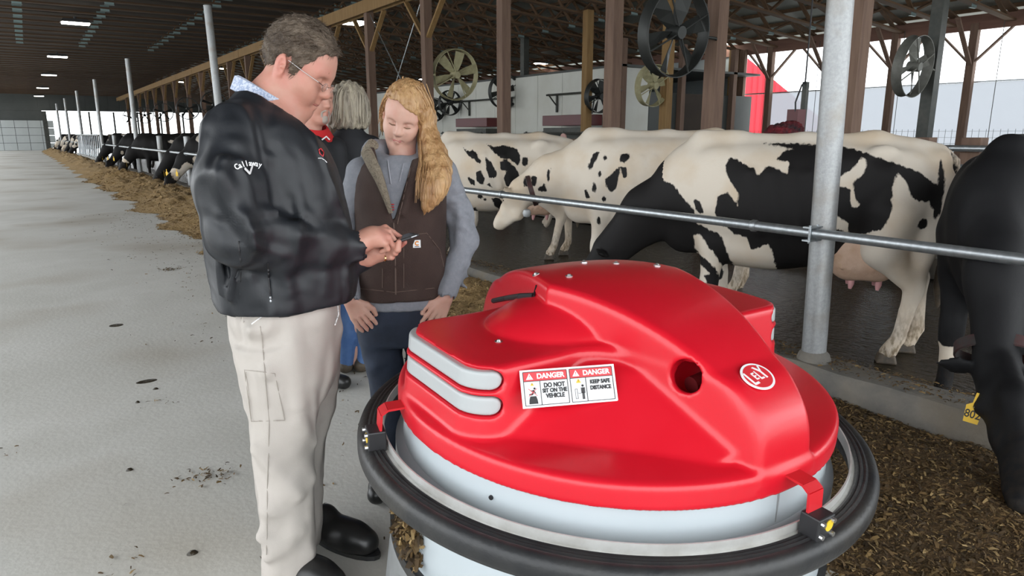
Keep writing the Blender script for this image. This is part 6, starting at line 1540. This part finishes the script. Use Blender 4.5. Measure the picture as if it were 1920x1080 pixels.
    HO.cap(f(655, 560, -.122), f(657, 575, -.128), .033, .033, .003, 'sub'); HO.cap(f(837, 556, -.102), f(834, 570, -.108), .033, .033, .003, 'sub')
    ho = link('hoodie', HO.mesh('hoodie', 1), M['hoodie'], wom); tag(ho, 'heather grey hooded sweatshirt')
    o = f.cam()
    for (a, b) in (((727, 300), (733, 345)), ((757, 306), (749, 340))):
        q = [sdf_hit(HO, o, f.rayl(a[0] + (b[0] - a[0]) * t, a[1] + (b[1] - a[1]) * t))[0] for t in np.linspace(0, 1, 8)]; q = [x + np.array([0, -.005, 0]) for x in q if x is not None]
        if len(q) > 2: MB().tube(q, .003, 6).build('drawstring', M['white_cord'], ho)
    MB().tube([f(752, 296, .02) + np.array([.060 * math.cos(a), -.055 * abs(math.sin(a)), -.020 * abs(math.sin(a))]) for a in np.linspace(PI, 2 * PI, 12)], .008, 8).build('tee_neck', M['darkred_t'], wom, smooth=True)
    for i in range(3):
        q = [sdf_hit(HO, o, f.rayl(x, 383 + i * 5))[0] for x in (731, 735, 739)]
        if all(x is not None for x in q): MB().tube([x + np.array([0, -.004, 0]) for x in q], .0022, 6).build('chest_print', M['signred'], ho)
    # vest
    VE = Sdf(f(640, 570, 0) + np.array([0, -.26, 0]), f(865, 262, 0) + np.array([0, .24, 0]), .0075)
    torso_loft(VE, f, [(552, 668, 834), (520, 664, 836), (480, 666, 836), (420, 664, 836), (370, 662, 838), (335, 664, 838), (312, 672, 832), (296, 690, 818)], [.158, .160, .155, .15, .152, .15, .135, .115], endk=.012)
    VE.chain([f(700, 290, -.06), f(716, 320, -.12), f(732, 380, -.15)], [.030, .024, .012], .02); VE.chain([f(795, 296, -.06), f(775, 340, -.14), f(755, 400, -.155)], [.024, .018, .010], .02)
    VE.add(wrinkle(.003, 20, (1, 1, 1), 7))
    # arm holes, neck, front opening
    VE.chain([f(650, 318, 0), f(640, 440, .01)], [.052, .060], .012, 'sub'); VE.chain([f(850, 320, 0), f(872, 440, .01)], [.052, .062], .012, 'sub')
    VE.cap(f(752, 250, .02), f(752, 290, .02), .13, .115, .012, 'sub')
    a1, a2, a3 = f(698, 262, -.15), f(786, 262, -.15), f(738, 418, -.15); ap = a3; 
    def wedge(x, y, z):
        tl = (z - ap[2]) / (a1[2] - ap[2]); xl = ap[0] + (a1[0] - ap[0]) * tl; xr = ap[0] + (a2[0] - ap[0]) * tl
        return np.maximum(np.maximum(xl - x, x - xr), y + .02) * .8 + 0 * tl
    VE.func(wedge, VE.lo, VE.lo + (VE.n - 1) * VE.h, .006, 'sub')
    ve = link('vest', VE.mesh('vest', 1), M['vest'], wom); tag(ve, 'brown canvas work vest with sherpa lining')
    def vs(pts, r0, m, nm, off=.001):
        dn = []
        for i_ in range(len(pts) - 1):
            for t_ in np.linspace(0, 1, 9)[:-1]: dn.append((pts[i_][0] + (pts[i_ + 1][0] - pts[i_][0]) * t_, pts[i_][1] + (pts[i_ + 1][1] - pts[i_][1]) * t_))
        q = [sdf_hit(VE, o, f.rayl(*p)) for p in dn + [pts[-1]]]; q = [a_ + g_ * off for a_, g_ in q if a_ is not None]
        if len(q) > 2: return MB().tube(q, r0, 8).build(nm, m, ve, smooth=True)
    sh = [f(*q) for q in ((688, 286, -.075), (697, 306, -.125), (709, 330, -.15), (722, 365, -.162), (733, 400, -.165))]
    MB().tube(curve_pts(sh, 16), np.interp(np.linspace(0, 1, 16), [0, .4, 1], [.024, .022, .008]), 12).build('sherpa_collar', M['sherpa'], ve, smooth=True)
    sh = [f(*q) for q in ((700, 270, -.02), (690, 282, .02), (705, 280, .10), (752, 276, .13), (800, 282, .10), (815, 296, .02))]
    MB().tube(curve_pts(sh, 20), .024, 12).build('sherpa_collar', M['sherpa'], ve, smooth=True)
    vs([(738, 418), (741, 470), (742, 552)], .003, M['sherpa_dark'], 'zip'); vs([(770, 315), (757, 370), (745, 420)], .0022, M['sherpa_dark'], 'zip')
    vs([(757, 442), (800, 437), (824, 468), (832, 500)], .0016, M['sherpa_dark'], 'pocket_seam'); vs([(757, 442), (757, 540)], .0016, M['sherpa_dark'], 'pocket_seam'); vs([(668, 540), (740, 548), (832, 538)], .0016, M['sherpa_dark'], 'hem_seam'); vs([(717, 490), (717, 540)], .0016, M['sherpa_dark'], 'pocket_seam')
    p, g_ = sdf_hit(VE, o, f.rayl(781, 457))
    if p is not None:
        Rn = frame_from_normal(g_ * .4 - f.rayl(781, 457) * .6); lb = MB().box(p + g_ * .004, (.030, .030, .002), Rn).build('label_patch', M['white'], ve)
        c = MB().lathe([(.0045, 0), (.0095, 0), (.0095, .0012), (.0045, .0012)], n=20, closed=True, a0=.6, a1=5.6); c.v = [tuple(p + g_ * .0052 + Rn @ (np.array(v) + np.array([.001, .002, 0]))) for v in c.v]; c.build('label_mark', M['orange'], lb)
        MB().box(p + g_ * .0056 + Rn @ np.array([0, -.0105, 0]), (.018, .0025, .001), Rn).build('label_mark', M['black'], lb)
    # jeans + shoes
    JE = Sdf(f(640, 960, 0) + np.array([-.02, -.24, -.05]), f(860, 540, 0) + np.array([0, .24, 0]), .0085)
    torso_loft(JE, f, [(545, 676, 822), (570, 668, 828), (600, 668, 830), (640, 676, 826)], [.115, .125, .13, .12], endk=.02)
    for rows, w in (([(610, 670, 751), (660, 678, 754), (720, 692, 756), (780, 700, 754), (850, 706, 750), (915, 708, 748)], .0), ([(610, 752, 830), (660, 760, 824), (720, 764, 812), (780, 764, 806), (850, 762, 802), (915, 762, 800)], .02)):
        torso_loft(JE, f, rows, [.095, .088, .075, .066, .06, .058], .02, w)
    JE.add(wrinkle(.003, 22, (1, 1, 1.3), 8)); je = link('jeans', JE.mesh('jeans', 1), M['denim'], wom)
    for (px, w) in ((728, .0), (782, .02)):
        h0 = f(px, 918, w); h0[2] = .045; d = np.array([-.25, -.97, 0]); S_ = Sdf(h0 - [.14, .30, .06], h0 + [.14, .14, .13], .008); S_.chain([h0, h0 + d * .12, h0 + d * .19], [.042, .046, .04], .03); S_.cap(h0, h0 + [0, 0, .08], .045, .045, .02)
        S_.func(lambda x, y, z: .004 - z + 0 * x + 0 * y, S_.lo, S_.lo + (S_.n - 1) * S_.h, .004, 'inter'); link('shoe', S_.mesh('shoe', 1), M['boot'], wom)
M['goldbrow'] = mat('blonde_brow', (.36, .20, .11), .8); M['white_cord'] = mat('cord', (.32, .33, .37), .8); M['sherpa_dark'] = mat('stitch_brown', (.12, .08, .065), .8)
build_woman()

# ---------------------------------------------------------------- woman seen from behind
bf = Frame(1.54, 4.10)
bw_ = empty('person', bf.B, bf.ang); tag(bw_, 'person with grey-blonde bob in black jacket and blue jeans, seen from behind', 'person')
def build_back():
    f = bf; Rh = ortho((.1, .98, -.1), (0, .1, 1.)); O = f(656, 203, .0); s = 1.05
    H = Sdf(O - [.16, .16, .26], O + [.16, .16, .2], .008); T = head_sdf(H, O, Rh, s, 'f', 0); H.chain([T(-.02, 0, -.04), f(654, 260, 0)], [.05, .06], .03)
    B = Sdf(f(590, 720, 0) + np.array([0, -.25, 0]), f(720, 235, 0) + np.array([0, .25, 0]), .025); B.cap(f(650, 420, 0), f(652, 270, 0), .12, .10, .04); B.chain([f(635, 500, 0), f(645, 680, 0)], [.07, .04], .03); B.chain([f(672, 500, 0), f(672, 680, 0)], [.07, .04], .03)
    HD = Sdf(f(580, 520, 0) + np.array([-.05, -.2, 0]), f(740, 380, 0) + np.array([.05, .2, 0]), .006); simple_hand(HD, f(600, 445, .02), (0, 0, -1), (-1, 0, 0), (0, 1, 0)); simple_hand(HD, f(712, 445, .02), (0, 0, -1), (1, 0, 0), (0, 1, 0))
    link('body', merge_meshes('body', [H.mesh('h', 1), B.mesh('b', 1), HD.mesh('d', 1)]), M['skin_f'], bw_)
    HR = Sdf(f(605, 250, 0) + np.array([0, -.16, 0]), f(710, 140, 0) + np.array([0, .16, .02]), .007)
    HR.ell(f(655, 195, -.01), (.112, .115, .135), None, .02); HR.loft(2, [f(655, 242)[2], f(655, 225)[2], f(655, 190)[2]], [(f(656, 240)[0], -.02)] * 3, [(.105, .085), (.128, .105), (.112, .11)], .02, endk=.02)
    HR.add(lambda x, y, z: .004 * np.sin(x * 170 + 4 * np.sin(z * 22)) + .003 * np.sin(x * 310 + y * 120))
    HR.func(lambda x, y, z: np.where(y > .04, .2 * 0 - (f(655, 205)[2] - z), -.2) + 0 * x, HR.lo, HR.lo + (HR.n - 1) * HR.h, 0, 'inter')
    hr = link('hair', HR.mesh('hair', 1), M['hair_g'], bw_); tag(hr, 'grey-blonde chin-length bob')
    g = [curve_pts([f(655, 155, -.05), f(625 + i * 15, 180, -.11), f(620 + i * 17, 215, -.12), f(619 + i * 18, 240, -.10)]) for i in range(5)]; strands(g, 140, .006, .006, 8, M['hair_g'], 'hair_locks', hr)['kind'] = 'stuff'
    J = Sdf(f(570, 520, 0) + np.array([0, -.25, 0]), f(740, 225, 0) + np.array([0, .25, 0]), .011)
    torso_loft(J, f, [(480, 606, 702), (440, 604, 706), (380, 606, 706), (330, 604, 708), (290, 604, 708), (265, 612, 700), (245, 630, 682), (232, 636, 676)], [.14, .14, .135, .14, .14, .12, .09, .07]); J.chain([f(615, 275, 0), f(602, 360, .02), f(600, 440, .02)], [.065, .06, .045], .03); J.chain([f(698, 275, 0), f(712, 360, .02), f(712, 440, .02)], [.065, .06, .045], .03)
    J.add(wrinkle(.004, 18, (1, 1, 1), 2)); jk = link('jacket', J.mesh('jacket', 1), M['jacket2'], bw_)
    p, g_ = sdf_hit(J, f.cam(), f.rayl(641, 288)); 
    if p is not None:
        c = MB().lathe([(0, .003), (.016, .002), (.016, 0)], n=16); Rn = frame_from_normal(-f.rayl(641, 288)); c.v = [tuple(p + g_ * .004 + Rn @ np.array(v)) for v in c.v]; bd = c.build('round_badge', M['white'], jk)
        MB().bar(p + g_ * .008 + Rn @ np.array([-.006, -.006, 0]), p + g_ * .008 + Rn @ np.array([0, .007, 0]), .004, .001, tuple(Rn[:, 2])).bar(p + g_ * .008 + Rn @ np.array([0, .007, 0]), p + g_ * .008 + Rn @ np.array([.006, -.006, 0]), .004, .001, tuple(Rn[:, 2])).build('badge_mark', M['black'], bd)
    JE = Sdf(f(590, 720, 0) + np.array([0, -.2, -.03]), f(730, 450, 0) + np.array([0, .2, 0]), .011); torso_loft(JE, f, [(470, 612, 698), (500, 608, 702), (540, 612, 700)], [.12, .13, .12], endk=.02)
    for rows in ([(520, 612, 655), (580, 622, 662), (640, 634, 668), (688, 634, 662)], [(520, 655, 702), (580, 662, 696), (640, 668, 692), (688, 668, 690)]): torso_loft(JE, f, rows, [.10, .085, .07, .07], .02)
    JE.add(wrinkle(.004, 20, (1, 1, 1.4), 3)); link('jeans', JE.mesh('jeans', 1), M['denimblue'], bw_)
    for px in (648, 678):
        h0 = f(px, 690, 0); h0[2] = .045; S_ = Sdf(h0 - [.12, .2, .06], h0 + [.16, .2, .12], .01); S_.chain([h0 - [0, .03, 0], h0 + np.array([.05, .12, 0])], [.045, .042], .03); S_.cap(h0, h0 + [0, 0, .07], .045, .045, .02); S_.func(lambda x, y, z: .004 - z + 0 * x + 0 * y, S_.lo, S_.lo + (S_.n - 1) * S_.h, .004, 'inter'); link('shoe', S_.mesh('shoe', 1), M['hoof'], bw_)
build_back()
# ---------------------------------------------------------------- man half hidden behind
hf = Frame(1.22, 4.0)
hm_ = empty('person', hf.B, hf.ang); tag(hm_, 'man with grey goatee, red collar and black jacket half hidden behind the bowed man', 'person')
def build_hidden():
    f = hf; Rh = ortho((.62, -.76, -.16), (.06, 0, 1.)); O = f(588, 190, .03); s = 1.05
    H = Sdf(O - [.17, .18, .28], O + [.17, .16, .2], .005); T = head_sdf(H, O, Rh, s, 'm', 1); H.chain([T(-.02, 0, -.04), f(580, 250, .03)], [.062, .07], .03)
    B = Sdf(f(520, 760, 0) + np.array([0, -.25, 0]), f(660, 245, 0) + np.array([0, .25, 0]), .025); B.cap(f(585, 440, 0), f(580, 280, 0), .13, .12, .04); B.chain([f(565, 520, 0), f(570, 680, 0)], [.08, .05], .03); B.chain([f(605, 520, 0), f(604, 680, 0)], [.08, .05], .03)
    HD = Sdf(f(500, 520, 0) + np.array([-.05, -.2, 0]), f(680, 380, 0) + np.array([.05, .2, 0]), .006); simple_hand(HD, f(530, 445, .0), (0, 0, -1), (-1, 0, 0), (0, -1, 0)); simple_hand(HD, f(628, 445, .0), (0, 0, -1), (1, 0, 0), (0, -1, 0))
    link('body', merge_meshes('body', [H.mesh('h', 1), B.mesh('b', 1), HD.mesh('d', 1)]), M['skin_m'], hm_)
    HR = Sdf(O - [.17, .18, .2], O + [.17, .16, .21], .006); hair_sdf(HR, O, Rh, s, [(-.14, -.072), (-.05, -.05), (-.03, -.01), (-.02, .034), (.02, .03), (.05, .06), (.09, .10), (.13, .112)], .008, .004, .0012); link('hair', HR.mesh('hair', 1), M['hair_m'], hm_)
    G = Sdf(T(.09, 0, -.07) - .07, T(.09, 0, -.07) + .07, .004); G.ell(T(.088, 0, -.083), (.026, .028, .026), None, .01); G.ell(T(.096, 0, -.066), (.012, .014, .010), None, .01); 
    for sg in (1, -1): G.chain([T(.094, sg * .022, -.07), T(.098, sg * .026, -.045), T(.107, sg * .006, -.033)], [.008, .006, .005], .006)
    G.add(lambda x, y, z: .0015 * np.sin(x * 500) * np.sin(z * 420 + y * 300)); link('goatee', G.mesh('goatee', 1), M['goatee'], hm_)
    J = Sdf(f(500, 520, 0) + np.array([0, -.26, 0]), f(680, 225, 0) + np.array([0, .26, 0]), .011)
    torso_loft(J, f, [(470, 534, 634), (400, 532, 636), (330, 532, 636), (290, 532, 634), (268, 542, 622), (252, 560, 604)], [.16, .16, .155, .15, .13, .09]); J.chain([f(540, 280, 0), f(528, 360, .0), f(530, 440, .0)], [.07, .065, .045], .03); J.chain([f(628, 280, 0), f(640, 360, 0), f(630, 440, .0)], [.07, .065, .045], .03); J.add(wrinkle(.004, 18, (1, 1, 1), 3)); link('jacket', J.mesh('jacket', 1), M['jacket2'], hm_)
    c0 = f(582, 243, .02); V = []; n = 28
    for i in range(n):
        a = 2 * PI * i / n; d = np.array([math.cos(a), math.sin(a), 0]); dz = .03 * d[1] + .018 * d[0] * -1
        V += [c0 + d * .088 + [0, 0, dz + .03], c0 + d * .098 + [0, 0, dz + .03], c0 + d * .135 + [0, 0, dz - .035], c0 + d * .122 + [0, 0, dz - .04]]
    MB().add(V, [(i * 4 + j, ((i + 1) % n) * 4 + j, ((i + 1) % n) * 4 + (j + 1) % 4, i * 4 + (j + 1) % 4) for i in range(n) for j in range(4)]).build('polo_collar', M['redpolo'], hm_, smooth=True)
    MB().tube([f(604, 262, -.12), f(612, 256, -.10), f(618, 262, -.09)], .004, 6).build('collar_trim', M['white'], hm_)
    JE = Sdf(f(520, 745, 0) + np.array([0, -.2, -.05]), f(650, 450, 0) + np.array([0, .2, 0]), .012); torso_loft(JE, f, [(465, 538, 630), (500, 536, 632), (540, 540, 630)], [.14, .15, .14], endk=.02)
    for rows in ([(520, 538, 585), (600, 546, 586), (695, 552, 584)], [(520, 584, 632), (600, 586, 626), (695, 588, 620)]): torso_loft(JE, f, rows, [.11, .09, .075], .02)
    link('jeans', JE.mesh('jeans', 1), M['denim'], hm_)
    for px in (568, 604):
        h0 = f(px, 700, 0); h0[2] = .045; S_ = Sdf(h0 - [.12, .3, .06], h0 + [.3, .2, .12], .01); S_.chain([h0, h0 + np.array([.12, -.13, 0])], [.047, .043], .03); S_.cap(h0, h0 + [0, 0, .08], .046, .046, .02); S_.func(lambda x, y, z: .004 - z + 0 * x + 0 * y, S_.lo, S_.lo + (S_.n - 1) * S_.h, .004, 'inter'); link('shoe', S_.mesh('shoe', 1), M['boot'], hm_)
build_hidden()
